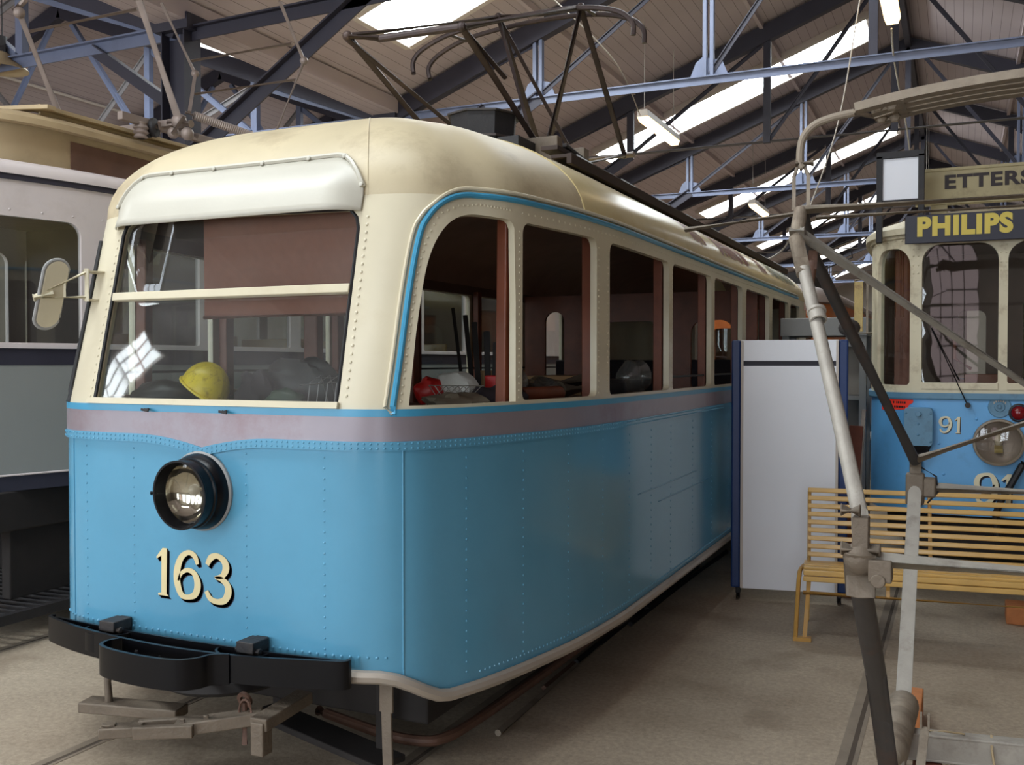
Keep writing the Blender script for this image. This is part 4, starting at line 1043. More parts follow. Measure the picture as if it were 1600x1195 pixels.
for y0 in (5.9, 9.4):
    for x in (LX-.7175, LX+.7175):
        m = MB(); sg = 1 if x > LX else -1
        m.lathe([(.05, .07*sg), (.13, .07*sg), (.14, .04*sg), (.27, .03*sg), (.28, .07*sg), (.325, .07*sg), (.33, -.04*sg), (.37, -.055*sg), (.37, -.07*sg), (.05, -.07*sg)], (x, y0, .34), (1, 0, 0), 32, True); m.build('wheel', 'under', lt)
    m = MB(); m.cyl((LX-.9, y0, .34), (LX+.9, y0, .34), .06, 14); m.build('axle', 'under', lt)
# slatted lifeguard tray under it
m = MB()
for i in range(15): y = 3.75+i*.085; m.beam((LX-.8, y, .20), (LX+.98, y+.1, .20), .028, .025)
m.box2((LX-.82, 3.7, .17), (LX-.76, 5.1, .23)); m.beam((LX+.98, 3.80, .20), (LX+.98, 5.15, .20), .05, .06); m.box2((LX+.9, 4.9, .2), (LX+.96, 5.0, .72)); m.box2((LX-.76, 4.9, .2), (LX-.7, 5.0, .72)); m.build('lifeguard_tray', 'blackiron', lt)
m = MB(); m.blob((LX+.55, 4.25, 1.91), (.10, .08, .05), 4, .2); m.build('paper_scrap', 'whitebag', lt) if 0 else None
# its pantograph, partly out of the picture
K1 = aY(280, 190, 5.7); K2 = aY(90, 172, 5.7)
n1, n2 = aY(217, 0, 5.25), aY(30, 20, 5.25)
c1, c2 = aY(305, 115, 6.7), aY(475, 95, 6.7)
PL = dict(base=[((LX-.6, 5.3, 3.56), (LX-.6, 7.0, 3.56), .05, .06), ((LX+.6, 5.3, 3.56), (LX+.6, 7.0, 3.56), .05, .06), ((LX-.62, 5.7, 3.58), (LX+.75, 5.7, 3.58), .05, .05), ((LX-.62, 6.5, 3.58), (LX+.7, 6.5, 3.58), .05, .05)],
          ins=[V3(LX-.6, 5.5, 3.55), V3(LX-.6, 6.8, 3.55), V3(LX+.6, 6.8, 3.55), V3(LX+.6, 5.5, 3.55)],
          lower=[([K1, n1], [.030, .024]), ([K2, n2], [.026, .022]), ([c1, aY(296, 175, 6.5)], .016), ([c2, aY(425, 222, 6.5)], .016)],
          upper=[([c1, aY(252, 4, 6.35)], .015), ([c2, aY(437, 2, 6.35)], .015)],
          cross=[([aY(42, 50, 5.35), aY(215, 14, 5.35)], .014), ([aY(300, 95, 6.65), aY(456, 68, 6.65)], .013), ([aY(305, 147, 6.7), aY(463, 124, 6.7)], .012)],
          brace=[([K1+V3(-.1, 0, 0), K1+V3(.12, 0, -.03)], .03), ([K1+V3(0, .0, -.05), K1+V3(.1, .1, -.10)], .022), ([K1+V3(-.02, -.05, -.1), K1+V3(.1, -.05, .02)], .014)],
          head=[([n2+V3(-.05, 0, .02), n2+V3(.02, 0, .06), n2+V3(.07, 0, .09)], .022)],
          joints=[(K1, .06), (c1, .035), (c2, .035), (n2, .045), (K1+V3(.08, 0, -.1), .05), (K1+V3(-.06, .0, -.08), .045)])
po = pantograph(lt, 'pantograph', 'pantogrey', PL)
m = MB(); a, b = aY(302, 180, 5.75), aY(394, 212, 6.1); d = (b-a).normalized()
m.tube([a.lerp(b, i/60) for i in range(61)], [.032+.003*(i % 2) for i in range(61)], 12); m.cyl(a-d*.06, a, .012); m.cyl(b, b+d*.09, .012); m.build('spring', 'pantogrey', po)
m = MB(); c = aY(232, 200, 5.6); d = V3(1, .35, .05).normalized()
for i in range(3): m.lathe([(.02, -.02), (.07, -.016), (.075, 0), (.07, .016), (.02, .02)], c+d*(.045*(i-1)), d, 20)
m.build('insulator', 'blackiron', po)

# ------------------------------------------------------------------ tram 91 on the right
RX = .28
RT = Shell(RX, [(0, 7.9), (.35, 7.9), (.58, 7.91), (.72, 7.98), (.84, 8.12), (.92, 8.35), (.96, 8.8), (.97, 9.3), (.97, 12), (.97, 16), (.5, 16.3), (0, 16.3)])
rt91 = thing('tram', 'old blue and cream tram numbered 91 facing the camera behind the bench', 'tram', (RX, 12, 0))
rq = [i*.06 for i in range(int((RT.L-.01)/.06)+1)]; rf = [-q for q in reversed(rq[1:])]+rq; rd = [q for q in rf if abs(q) < 1.8 or int(abs(q)/.06) % 6 == 0]
m = MB(); RT.panel(m, [(q, .62) for q in rd]+[(q, 1.50) for q in reversed(rd)], th=.03)
rnd = random.Random(3)
for i in range(26): q, h = rnd.uniform(-.8, .8), rnd.uniform(.75, 1.48); m.rivet(RT.P(q, h), RT.N(q, h), .009)
m.build('lower_body', 'blue2', rt91)
m = MB(); RT.panel(m, [(q, 1.485) for q in rd]+[(q, 1.525) for q in reversed(rd)], th=.03, off=.022); m.tube(RT.path([(q, 1.485) for q in rd], .01), .012, 6); m.build('belt_rail', 'blue3', rt91)
w91 = [rrect(-.545, -.03, 1.60, 2.63, .02, .13), rrect(.03, .545, 1.60, 2.63, .02, .13)]
cw = rrect(.63, 1.0, 1.58, 2.62, .03, .14); w91 += [cw, [(-a, b) for a, b in reversed(cw)]]
swr = [rrect(RT.sy(9.0)+i*1.2, RT.sy(9.0)+i*1.2+1.05, 1.62, 2.6, .03, .08) for i in range(5)]
w91 += swr+[[(-a, b) for a, b in reversed(h)] for h in swr]
m = MB(); RT.panel(m, [(q, 1.52) for q in rd]+[(q, 2.72) for q in reversed(rd)], w91, th=.05, ds=.05)
for s0 in (-.59, .59, 0):
    for h in (2.42, 2.48, 2.55, 2.60):
        for e in (-.018, .018): m.rivet(RT.P(s0+e, h), RT.N(s0+e, h), .006)
RT.rivets(m, [(-1.05, 2.675), (1.05, 2.675)], .07, .008)
m.build('upper_body', 'cream2', rt91)
m = MB()
for h in (w91[0], w91[1]): 
    a = min(p[0] for p in h); b = max(p[0] for p in h); RT.panel(m, [(a, 1.555), (b, 1.555), (b, 1.602), (a, 1.602)], th=.03, off=.012, ds=.2)
m.build('window_ledge', 'cream2', rt91)
for h in w91: pane(h, 'window_pane', 'glass', rt91, -.025, RT)
m = MB(); RT.panel(m, [(q, 2.69) for q in rd]+[(q, 2.73) for q in reversed(rd)], th=.05, off=.02)
m.build('cornice', 'cream2', rt91)
m = MB(); rows = []
for q in rd:
    p = RT.P(q, 2.73, .05); c = Vector((RX, min(max(p.y, 8.7), 15.5), 0)); row = []
    for f, z in ((0.04, 2.71), (0, 2.715), (0, 2.76), (.05, 2.80), (.2, 2.85), (.5, 2.92), (1, 2.97)): v = p.lerp(c, f); row.append(Vector((v.x, v.y, z)))
    rows.append(row)
m.sheet(rows); m.build('roof', 'cream2', rt91)
m = MB(); m.box2((RX-.8, 8.3, .40), (RX+.8, 16, .66)); m.box2((RX-.6, 8.05, .30), (RX+.6, 8.2, .62)); m.build('underframe', 'under', rt91, bevel=.01)
for y0 in (10.2, 13.2):
    for x in (RX-.7, RX+.73):
        m = MB(); m.lathe([(.05, .07), (.3, .07), (.32, .05), (.34, -.06), (.05, -.07)], (x, y0, .345), (1, 0, 0), 28, True); m.build('wheel', 'under', rt91)
m = MB(); pp = [RT.P(q, .75, -.05) for q in rd]; m.add(pp, [tuple(range(len(pp)))]); pp = [RT.P(q, 2.68, -.06) for q in rd]; m.add(pp, [tuple(reversed(range(len(pp))))]); RT.panel(m, [(q, .8) for q in rd]+[(q, 1.5) for q in reversed(rd)], th=.01, off=-.05, ds=.2, dh=.4); m.build('inner_lining', 'darkwood', rt91)
m = MB(); wallpanel(m, [(RX-.9, .76), (RX+.9, .76), (RX+.9, 2.68), (RX-.9, 2.68)], [rrect(RX-.30, RX-.08, 1.45, 2.2, .03, .06), rrect(RX+.2, RX+.7, 1.45, 2.3, .03, .06)], 9.3, .05); m.build('bulkhead', 'darkwood', rt91)
m = MB(); m.box2((RX-.25, 8.3, .8), (RX+.1, 8.6, 1.66)); m.tube([(RX-.2, 8.3, 1.7), (RX-.32, 8.3, 1.78), (RX-.32, 8.35, 1.95)], .015, 8); m.build('controller', 'brownwood', rt91, bevel=.02)
m = MB()
for i in range(5): m.tube([RT.P(-.64-.07*i, z, -.14-.02*(i % 2)) for z in (1.56, 2.1, 2.62)], .034, 8)
m.build('driver_curtain', 'brownwood', rt91)
# lamp, numbers, box, plate and signs
fy = 7.9
lo = MB(); lc = Vector((.258, fy, 1.172)); lo.lathe([(.001, .0), (.168, .0), (.172, .05), (.168, .075), (.155, .08), (.150, .07), (.145, .06)], lc, (0, -1, 0), 40); lo_ = lo.build('headlight', 'galvbrown', rt91)
m = MB(); m.lathe([(.15, .062), (.12, .03), (.06, .012), (.001, .01)], lc, (0, -1, 0), 32); m.build('reflector', 'pantogrey', lo_)
m = MB(); m.cyl(lc+V3(0, -.03, -.075), lc+V3(0, -.03, -.02), .028, 14); m.build('bulb_base', 'brass', lo_); m = MB(); m.ball(lc+V3(0, -.03, .015), (.03, .03, .045)); m.build('bulb', 'bulbglass', lo_)
m = MB(); m.lathe([(.001, .085), (.10, .082), (.152, .072)], lc, (0, -1, 0), 32); m.build('lens', 'lens', lo_)
def number(name, x, z, w, h, gap, sh):
    m = MB(); digits(m, '91', (x, fy, z), (1, 0, 0), (0, 0, 1), w, h, gap, .003); n_ = m.build(name, 'numwhite', rt91)
    m = MB()
    for k in (.5, 1): digits(m, '91', (x+sh*k, fy, z-sh*k), (1, 0, 0), (0, 0, 1), w, h, gap, .0015)
    m.build('number_shade', 'numnavy', n_)
p = aY(1467, 676, fy); number('fleet_number', p.x, p.z, .085, .122, .02, .006)
p = aY(1522, 787, fy); number('large_fleet_number', p.x, p.z, .155, .23, .02, .012)
bx = aY(1435, 666, fy-.05); m = MB(); prof_ = [(-.105, .0), (-.105, .10), (.105, .10), (.105, 0)]
out = rrect(-.10, .10, -.145, .14, .03, .03); m.prism(out, (bx.x, fy, bx.z), (1, 0, 0), (0, 0, 1), .10); m.lathe([(.001, 0), (.085, .0), (.085, .02), (.001, .03)], (bx.x, fy-.10, bx.z+.02), (0, -1, 0), 24) if 0 else None
m.cyl((bx.x, fy-.1, bx.z+.095), (bx.x, fy-.125, bx.z+.095), .022, 12)
for dx_, dz_ in ((-.085, .1), (.085, .1), (-.085, -.11), (.085, -.11), (0, .02), (0, -.06)): m.rivet((bx.x+dx_, fy-.1, bx.z+dz_), (0, -1, 0), .008)
bo = m.build('junction_box', 'blue3', rt91, bevel=.012)
m = MB(); m.cyl((bx.x+.01, fy-.05, bx.z-.22), (bx.x+.01, fy-.05, bx.z-.14), .05, 14, .08); m.tube([(bx.x+.01, fy-.05, bx.z-.2), (bx.x+.01, fy-.04, bx.z-.6)], .016, 8); m.build('cable_gland', 'blackiron', bo)
rc = aY(1592, 645, fy); m = MB(); m.lathe([(.065, 0), (.068, .02), (.055, .025)], rc, (0, -1, 0), 24); ro_ = m.build('tail_light', 'blackiron', rt91); m = MB(); m.ball(rc+V3(0, -.02, 0), (.052, .035, .052), 16, 10); m.build('lens', 'redlens', ro_)
ec = aY(1562, 636, fy); m = MB(); m.lathe([(.001, .004), (.076, .004), (.078, .0)], ec, (0, -1, 0), 28); m.lathe([(.06, .009), (.072, .010), (.078, .006), (.078, 0)], ec, (0, -1, 0), 28); m.lathe([(.022, .012), (.032, .012), (.036, .004)], ec, (0, -1, 0), 20)
m.lathe([(.001, .014), (.012, .012), (.014, .004)], ec, (0, -1, 0), 12); eo = m.build('round_emblem', 'blue3', rt91)
m = MB()
for a in range(40, 141, 20): x, z = ec.x+.048*math.cos(R(a)), ec.z+.048*math.sin(R(a)); m.box((x, fy-.007, z), (.008, .004, .016))
m.build('emblem_marks', 'galv', eo)
p0, p1 = aY(1366, 627, fy), aY(1413, 642, fy); m = MB()
st = [(RT.P(-.93+.0, 0).x, 0)]
qa, qb = -.90, -.60
RT.panel(m, [(qa, 1.385), (qb-.05, 1.395), (qb-.03, 1.43), (qb, 1.45), (qb, 1.472), (qa, 1.472)], th=.002, off=.004, ds=.04); so = m.build('warning_sticker', 'sticker', rt91)
m = MB(); rnd = random.Random(5)
for row, (a, b) in enumerate(((-.86, -.66), (-.885, -.665))):
    z = 1.448-.034*row; q = a
    while q < b:
        w = rnd.uniform(.008, .016); RT.panel(m, [(q, z-.008), (q+w, z-.008), (q+w, z+.008), (q, z+.008)], th=.001, off=.0055, ds=.03, inner=False); q += w+rnd.choice((.005, .005, .018))
m.build('sticker_marks', 'ink', so)
# wiper
wp = aY(1512, 633, fy-.03); wt = aY(1455, 512, fy-.02); m = MB(); m.cyl(wp+V3(0, .03, 0), wp+V3(0, -.03, 0), .02, 12); m.tube([wp+V3(0, -.02, 0), wt], .005, 6); m.tube([wp.lerp(wt, .35)+V3(.03, 0, -.02), wt], .006, 6); m.build('wiper', 'blackiron', rt91)
# hose
m = MB(); m.tube(crom([tuple(aY(1600, 722, fy-.05)), tuple(aY(1578, 760, fy-.07)), tuple(aY(1563, 785, fy-.06)), tuple(aY(1556, 810, fy-.04)), tuple(aY(1560, 840, fy-.03))], 6), .025, 8); m.build('brake_hose', 'rubber', rt91)
# destination board and advertising board
a, b = aY(1438, 268, 8.25), aY(1602, 258, 8.25); zt, zb = 3.24, 2.985
m = MB(); m.box2((RX-.60, 8.25, zb), (RX+.60, 8.32, zt)); m.box2((RX-.61, 8.24, zt-.012), (RX+.61, 8.33, zt+.012)); m.box2((RX-.61, 8.24, zb-.012), (RX+.61, 8.33, zb+.012)); m.box2((RX-.61, 8.24, zb), (RX-.57, 8.33, zt)); m.box2((RX-.5, 8.26, 2.80), (RX-.38, 8.32, zb)); m.box2((RX+.38, 8.26, 2.80), (RX+.5, 8.32, zb)); db = m.build('destination_board', 'boardgrey', rt91, bevel=.004)
m = MB(); ta = aY(1476, 296, 8.25); put_text(m, 'ETTERS', (ta.x, 8.248, ta.z), (1, 0, 0), (0, 0, 1), .60, .11, .036, .003, 1.1); m.build('lettering', 'ink', db)
m = MB(); y_ = 7.80; pz = aY(1420, 378, y_).z; pt = aY(1420, 338, y_).z; px = aY(1414, 360, y_).x
m.box2((px, y_, pz-.015), (RX*2-px, y_+.025, pt+.005)); m.box2((px+.05, y_+.02, pz), (px+.09, y_+.2, pz+.03)); m.box2((RX*2-px-.09, y_+.02, pz), (RX*2-px-.05, y_+.2, pz+.03)); ab = m.build('advertising_board', 'signblue', rt91, bevel=.004)
m = MB(); ta = aY(1433, 372, y_); te = aY(1583, 366, y_); put_text(m, 'PHILIPS', (ta.x, y_-.002, ta.z+.006), (1, 0, 0), (0, 0, 1), te.x-ta.x, .15, .055, .004, 1.12); m.build('lettering', 'signyellow', ab)
# light box on the roof
a, b = aY(1374, 318, 7.95), aY(1440, 240, 7.95); m = MB(); w = .022
for x in (a.x, b.x): m.box2((x-w, 7.93, a.z-.30), (x+w, 8.0, b.z))
m.box2((a.x-w, 7.93, b.z-.02), (b.x+w, 8.0, b.z+.03)); m.box2((a.x, 7.94, a.z-.01), (b.x, 7.99, a.z+.02)); fo = m.build('sign_frame', 'blackiron', rt91, bevel=.003)
m = MB(); m.box2((a.x+w, 7.955, a.z+.015), (b.x-w, 7.985, b.z-.02)); m.build('frosted_sign_pane', 'white', fo)
m = MB(); 
a, b = aY(1335, 440, 8.3), aY(1348, 518, 8.3); m.box2((a.x, 8.29, b.z), (b.x, 8.31, a.z)); ad = m.build('side_advert', 'enamel', rt91, bevel=.003)
m = MB(); m.tube([(a.x, 8.3, a.z+.01), (RX-.93, 8.45, a.z+.03)], .009, 8); m.tube([(a.x, 8.3, b.z-.01), (RX-.93, 8.45, b.z-.01)], .009, 8); m.tube([(b.x+.03, 8.33, b.z-.01), (b.x+.03, 8.33, a.z+.02)], .009, 8); m.build('advert_bracket', 'galvbrown', ad)

# ------------------------------------------------------------------ slatted bench
be, bb_ = Vector((.992, .124, 0)), Vector((-.124, .992, 0)); bo_ = Vector((-.885, 6.30, 0)); BL = 2.1
bench = thing('bench', 'long yellow slatted wooden bench on mustard metal legs before the tram numbered 91', 'bench', tuple(bo_))
def bp(t, d, h): p = bo_+be*t+bb_*d; return Vector((p.x, p.y, h))
for i, (d, h) in enumerate(((.0, .395), (.012, .43), (.085, .445), (.16, .445), (.235, .440), (.31, .43), (.375, .425))):
    m = MB(); a, b = bp(0, d, h), bp(BL, d, h); m.beam(a, b, .05 if i > 1 else .035, .022 if i > 1 else .032); m.build('seat_slat', 'yellowwood', bench, bevel=.006)
for i in range(9):
    f = i/8; d, h = .40+.10*f, .475+.415*f; m = MB(); m.beam(bp(.02, d, h), bp(BL+.02, d, h), .02, .032, (-.12*.2, .99*.2, 1)); m.build('back_slat', 'yellowwood', bench, bevel=.006)
for t in (.03, .78, 1.5, 2.05):
    m = MB(); m.tube([bp(t, .42, .45), bp(t, .46, .63), bp(t, .515, .88)], .012, 8); m.tube([bp(t, .0, .40), bp(t, .2, .41), bp(t, .42, .45)], .012, 8)
    if t in (.03, 1.5):
        m.tube([(p.x, p.y, p.z) for p in crom([tuple(bp(t-.03, .33, .41)), tuple(bp(t-.05, .10, .425)), tuple(bp(t-.055, .02, .40)), tuple(bp(t-.06, .0, .33)), tuple(bp(t-.075, -.01, .02))], 6)], .014, 8); m.tube([bp(t+.005, .02, .38), bp(t-.02, .01, .02)], .013, 8); m.beam(bp(t-.09, 0, .012), bp(t+.02, .0, .012), .05, .024)
        m.tube([bp(t, .42, .45), bp(t-.01, .48, .01)], .013, 8)
    m.build('leg_frame', 'mustard', bench)
m = MB(); m.tube([bp(.0, .02, .30), bp(BL, .02, .30)], .013, 8)
for t in (.5, 1.48): m.tube([bp(t, .02, .30), bp(t, .02, .39)], .012, 8)
m.build('stretcher', 'mustard', bench)

# ------------------------------------------------------------------ white display board on castors
pl, pr_ = Vector((-1.505, 7.24, 0)), Vector((-.765, 7.37, 0)); bd = (pr_-pl).normalized(); bn = Vector((-bd.y, bd.x, 0))
brd = thing('display_board', 'tall white display board with navy posts on castors, beside the blue tram', 'display board', tuple((pl+pr_)/2))
def bx_(mb, t0, t1, h0, h1, th, off=0.): c = pl+bd*((t0+t1)/2)+bn*off; mb.box((c.x, c.y, (h0+h1)/2), (t1-t0, th, h1-h0), (bd, bn, Vector((0, 0, 1))))
BW = (pr_-pl).length
for t in (0, BW):
    m = MB(); bx_(m, t-.033, t+.033, .085, 1.915, .07); po_ = m.build('post', 'navy', brd, bevel=.012)
m = MB(); bx_(m, .034, BW-.034, .085, 1.725, .022, -.028); m.build('lower_panel', 'white', brd, bevel=.002)
m = MB(); bx_(m, .034, BW-.034, 1.762, 1.915, .022, -.028); m.build('header_panel', 'white', brd, bevel=.002)
m = MB(); bx_(m, .034, .052, .09, 1.91, .012, -.045); bx_(m, BW-.052, BW-.034, .09, 1.91, .012, -.045); m.build('edge_strip', 'housing', brd, bevel=.002)
m = MB(); bx_(m, .03, BW-.03, 1.72, 1.765, .02, .0); m.build('shadow_gap_rail', 'trussdark', brd)
for t in (.02, BW-.02):
    for d in (-.03, .03):
        c = pl+bd*t+bn*d*1.0; m = MB(); m.cyl((c.x-bd.x*.012, c.y-bd.y*.012, .034), (c.x+bd.x*.012, c.y+bd.y*.012, .034), .033, 18); m.box((c.x, c.y, .07), (.03, .03, .04)); m.build('castor', 'rubber', brd)

# grey counter behind it
t = thing('steel_cabinet', 'grey sheet-metal cabinet top behind the white display board', 'cabinet', (-1.2, 9.6, 0))
a, b = aY(1214, 500, 9.6), aY(1345, 520, 9.5); m = MB(); m.box2((-1.56, 9.5, 2.0), (-.78, 10.1, 2.17)); m.build('top_fascia', 'greymetal', t, bevel=.006)
for x in (-1.52, -.82): m = MB(); m.box2((x-.03, 9.55, 0), (x+.03, 9.62, 2.0)); m.box2((x-.03, 10.0, 0), (x+.03, 10.07, 2.0)); m.build('upright', 'greymetal', t)
m = MB(); m.box2((-1.50, 9.6, 1.90), (-.84, 10.05, 1.96)); m.box2((-1.5, 9.6, .6), (-.84, 10.05, .64)); m.box2((-1.5, 9.62, 1.4), (-.84, 10.05, 1.44)); m.build('shelf', 'greymetal', t)
m = MB(); m.box2((-1.5, 10.03, .1), (-.84, 10.06, 1.95)); m.build('back_panel', 'wallp', t)
# planks leaning beside tram 91
for i, (u0, v0, u1, v1, mt, lb, w) in enumerate(((1338, 665, 1330, 812, 'redwood', 'short brown plank leaning beside the corner of the tram numbered 91', .10), (1350, 640, 1338, 812, 'galv', 'thin pale batten leaning beside the corner of the tram numbered 91', .03))):
    p = aY(u0, v0, 7.75+.08*i); q = Vector((p.x-.06, 7.7+.08*i-.1, .0)); m = MB(); m.beam(q, p, w, .03, (0, 1, 0)); tag(m.build('plank' if i == 0 else 'batten', mt, bevel=.003), lb, 'plank')

# ------------------------------------------------------------------ pantograph standing on the floor
pf = thing('pantograph', 'dismounted grey pantograph standing on wooden blocks at the right', 'pantograph', (.3, 4.3, 0))
nk, fk = aY(1345, 872, 3.28), aY(1430, 748, 5.46); ap = aY(1251, 328, 4.18)
W = 1.30
nb, fb = aH(1388, 1200, .21), aH(1411, 1100, .26)
RXV = V3(W, 0, 0)
m = MB()
ch0, ch1 = aH(1400, 1163, .17), aH(1600, 1184, .17); cd = (ch1-ch0).normalized(); ce = ch0+cd*1.5
m.beam(ch0, ce, .012, .10); m.beam(ch0+V3(0, .03, .05), ce+V3(0, .03, .05), .075, .012); m.beam(ch0+V3(0, .03, -.05), ce+V3(0, .03, -.05), .075, .012)
m.beam(ch0+V3(.02, -.25, 0), ch0+V3(.02, .3, 0), .05, .08); m.beam(ce, ce+V3(0, .4, 0), .05, .08)
base = m.build('base_frame', 'galv', pf, bevel=.004)
m = MB(); m.tube([nb, nb.lerp(nk, .5), nk+V3(0, 0, -.09)], [.037, .036, .035], 14); m.build('lower_arm', 'darktube', pf)
m = MB(); m.tube([fb, fk+V3(0, 0, -.03)], [.032, .032], 14); m.build('lower_arm', 'galv', pf)
m = MB(); m.tube([nb+RXV, nk+RXV], .036, 12); m.build('lower_arm', 'darktube', pf); m = MB(); m.tube([fb+RXV, fk+RXV], .032, 12); m.build('lower_arm', 'galv', pf)
m = MB(); a, b = aH(1412, 1098, .26), aH(1390, 1180, .22); d = b-a
m.tube([a+d*f for f in (0, .03, .06, .3, .33, .36, .62, .65, .68, .93, .96, 1)], [.045, .064, .066, .066, .060, .066, .066, .060, .066, .066, .062, .04], 18); m.cyl(b, b+d.normalized()*.05, .025, 12); m.build('spring_drum', 'galvbrown', pf)
m = MB(); u0 = nk+V3(0, 0, .06)
m.tube([u0, aY(1343, 800, 3.40), aY(1310, 650, 3.62), aY(1275, 500, 3.88), aY(1256, 420, 4.02)], [.027, .027, .026, .025, .025], 14); c = aY(1277, 492, 3.88); dd = (aY(1256, 420, 4.02)-aY(1310, 650, 3.62)).normalized(); m.lathe([(.026, -.03), (.032, -.028), (.032, .01), (.037, .012), (.037, .024), (.026, .026)], c, dd, 18); m.build('upper_arm', 'galv', pf)
m = MB(); m.tube([aY(1256, 428, 4.01), aY(1244, 375, 4.10), ap], [.03, .031, .027], 14); m.build('arm_end', 'galvbrown', pf)
m = MB(); m.tube([fk+V3(0, 0, .09), aY(1340, 540, 4.85), aY(1268, 395, 4.35), ap+V3(0, .06, 0)], [.028, .027, .026, .024], 12); c = aY(1327, 512, 4.78); m.ball(c, (.05, .04, .04)); m.build('upper_arm', 'darktube', pf)
m = MB(); m.tube([nk+RXV, ap+RXV], .026, 12); m.build('upper_arm', 'galv', pf); m = MB(); m.tube([fk+RXV, ap+RXV+V3(0, .06, 0)], .026, 12); m.build('upper_arm', 'darktube', pf)
m = MB(); m.tube([aY(1271, 392, 4.24), aY(1268, 420, 4.24), aY(1261, 485, 4.24)], [.02, .021, .014], 12); m.build('arm_socket', 'rust', pf)
m = MB(); m.tube([nk+V3(.02, 0, 0), nk+RXV], .027, 12); m.build('knee_tube', 'galv', pf); m = MB(); m.tube([fk+V3(.02, 0, -.04), fk+RXV+V3(0, 0, -.04)], .030, 12); m.build('knee_tube', 'galv', pf)
m = MB(); m.ball(nk, (.055, .05, .055)); m.cyl(nk+V3(0, 0, -.12), nk+V3(0, 0, .02), .044, 14, .056); m.cyl(nk+V3(-.06, -.01, .03), nk+V3(.06, -.01, .03), .024, 12); m.box(nk+V3(0, 0, .075), (.05, .06, .12)); m.cyl(nk+V3(-.06, -.02, .155), nk+V3(.0, -.02, .155), .022, 12); m.box(nk+V3(.06, -.01, -.03), (.07, .07, .07)); m.cyl(nk+V3(.055, -.05, -.06), nk+V3(.055, .03, -.06), .024, 12); m.build('knee_joint', 'iron', pf, bevel=.004)
m = MB(); m.box(fk+V3(0, 0, -.05), (.09, .09, .16)); m.box(fk+V3(.05, 0, -.04), (.10, .08, .10)); m.cyl(fk+V3(0, 0, .02), fk+V3(0, 0, .10), .03, 12); m.build('knee_joint', 'iron', pf, bevel=.01)
m = MB(); d0 = aY(1246, 362, 4.10); d1 = Vector((fk.x+W, 5.3, 1.05)); m.tube([d0, d1], .024, 12); m.cyl(d0+V3(-.03, -.01, .0), d0+V3(.03, -.01, .0), .02, 10); m.build('diagonal_brace', 'galv', pf)
m = MB(); mid = d0.lerp(d1, .60); m.tube([fk+V3(.0, .0, .10), mid], .022, 12); m.build('diagonal_brace', 'galvbrown', pf)
m = MB(); m.tube([fk+V3(.03, 0, .06), fk+V3(.10, -.02, .02), fk+V3(.11, -.02, -.06), fk+V3(.06, -.02, -.12)], .005, 6); m.build('earth_wire', 'darkwire', pf)
m = MB(); m.tube([ap, ap+RXV], .019, 12); m.tube([ap+V3(.05, .10, -.022), ap+RXV+V3(0, .10, -.022)], .010, 10); m.tube([ap+V3(-.55, .25, -.02), ap+V3(0, .02, -.01)], .012, 8); m.build('apex_tube', 'galvbrown', pf)
h0 = aY(1250, 250, 4.18); m = MB()
m.tube([(p.x, p.y, p.z) for p in crom([tuple(ap+V3(.01, 0, .17)), tuple(h0), tuple(aY(1254, 218, 4.18)), tuple(aY(1272, 196, 4.18)), tuple(aY(1300, 184, 4.18)), tuple(aY(1335, 176, 4.18))], 6)], .016, 10)
for dx_ in (-.028, .030): m.tube([ap+V3(dx_, 0, 0), ap+V3(dx_, 0, .14), ap+V3(dx_*.3, 0, .19)], .008, 8)
m.cyl(ap+V3(-.02, 0, .19), ap+V3(.05, 0, .19), .016, 10); m.build('head_horn', 'galvbrown', pf)
m = MB(); e0 = aY(1335, 176, 4.18)
for k, (dy, dz) in enumerate(((-.18, -.015), (-.06, -.005), (.06, .005), (.18, .015))):
    pts = [e0+V3(.02+.05*k*(1 if k < 2 else .5), dy, dz-.015), e0+V3(.25, dy, dz+.02), e0+V3(.6, dy, dz+.045), e0+V3(.95, dy, dz+.035), e0+V3(1.2, dy, dz-.01)]
    P_ = crom([tuple(p) for p in pts], 5)
    for a_, b_ in zip(P_, P_[1:]): m.beam(a_, b_, .062, .03); m.beam(a_+V3(0, -.025, .012), b_+V3(0, -.025, .012), .01, .012); m.beam(a_+V3(0, .025, .012), b_+V3(0, .025, .012), .01, .012)
for k in (0, 1): m.beam(e0, e0+V3(.12, (-.18, .18)[k], .0), .02, .012)
m.beam(e0+V3(.17, -.2, -.005), e0+V3(.17, .2, .025), .05, .03)
for k in (-1, 1):
    for x_ in (.1, .15): m.rivet(e0+V3(x_, .1*k-.04, -.02), (0, -1, 0), .018)
m.build('collector_head', 'galvbrown', pf)
m = MB(); m.tube([ap+V3(.08, .05, -.17), ap+V3(.19, .05, -.13), ap+V3(.2, .05, -.2), ap+V3(.1, .05, -.24)], .004, 6); m.build('control_wire', 'darkwire', pf)
l0, l1 = aH(1445, 1140, .30), aH(1436, 1215, .20); m = MB(); m.tube([l1, l0], .017, 10); 
for k in (-1, 1): m.box(l0+V3(k*.014, 0, .035), (.008, .03, .06))
m.build('fork_lever', 'galvbrown', pf)
m = MB(); m.tube([ch0+cd*.12+V3(0, .03, .06), ch0+cd*.18+V3(0, .0, .075), ch0+cd*.26+V3(0, .03, .062)], .004, 6); m.tube([ch0+cd*.36+V3(0, .05, .06), ch0+cd*.36+V3(0, -.03, .03), ch0+cd*.36+V3(.02, -.04, -.1)], .005, 6); m.build('tie_string', 'tan', pf)
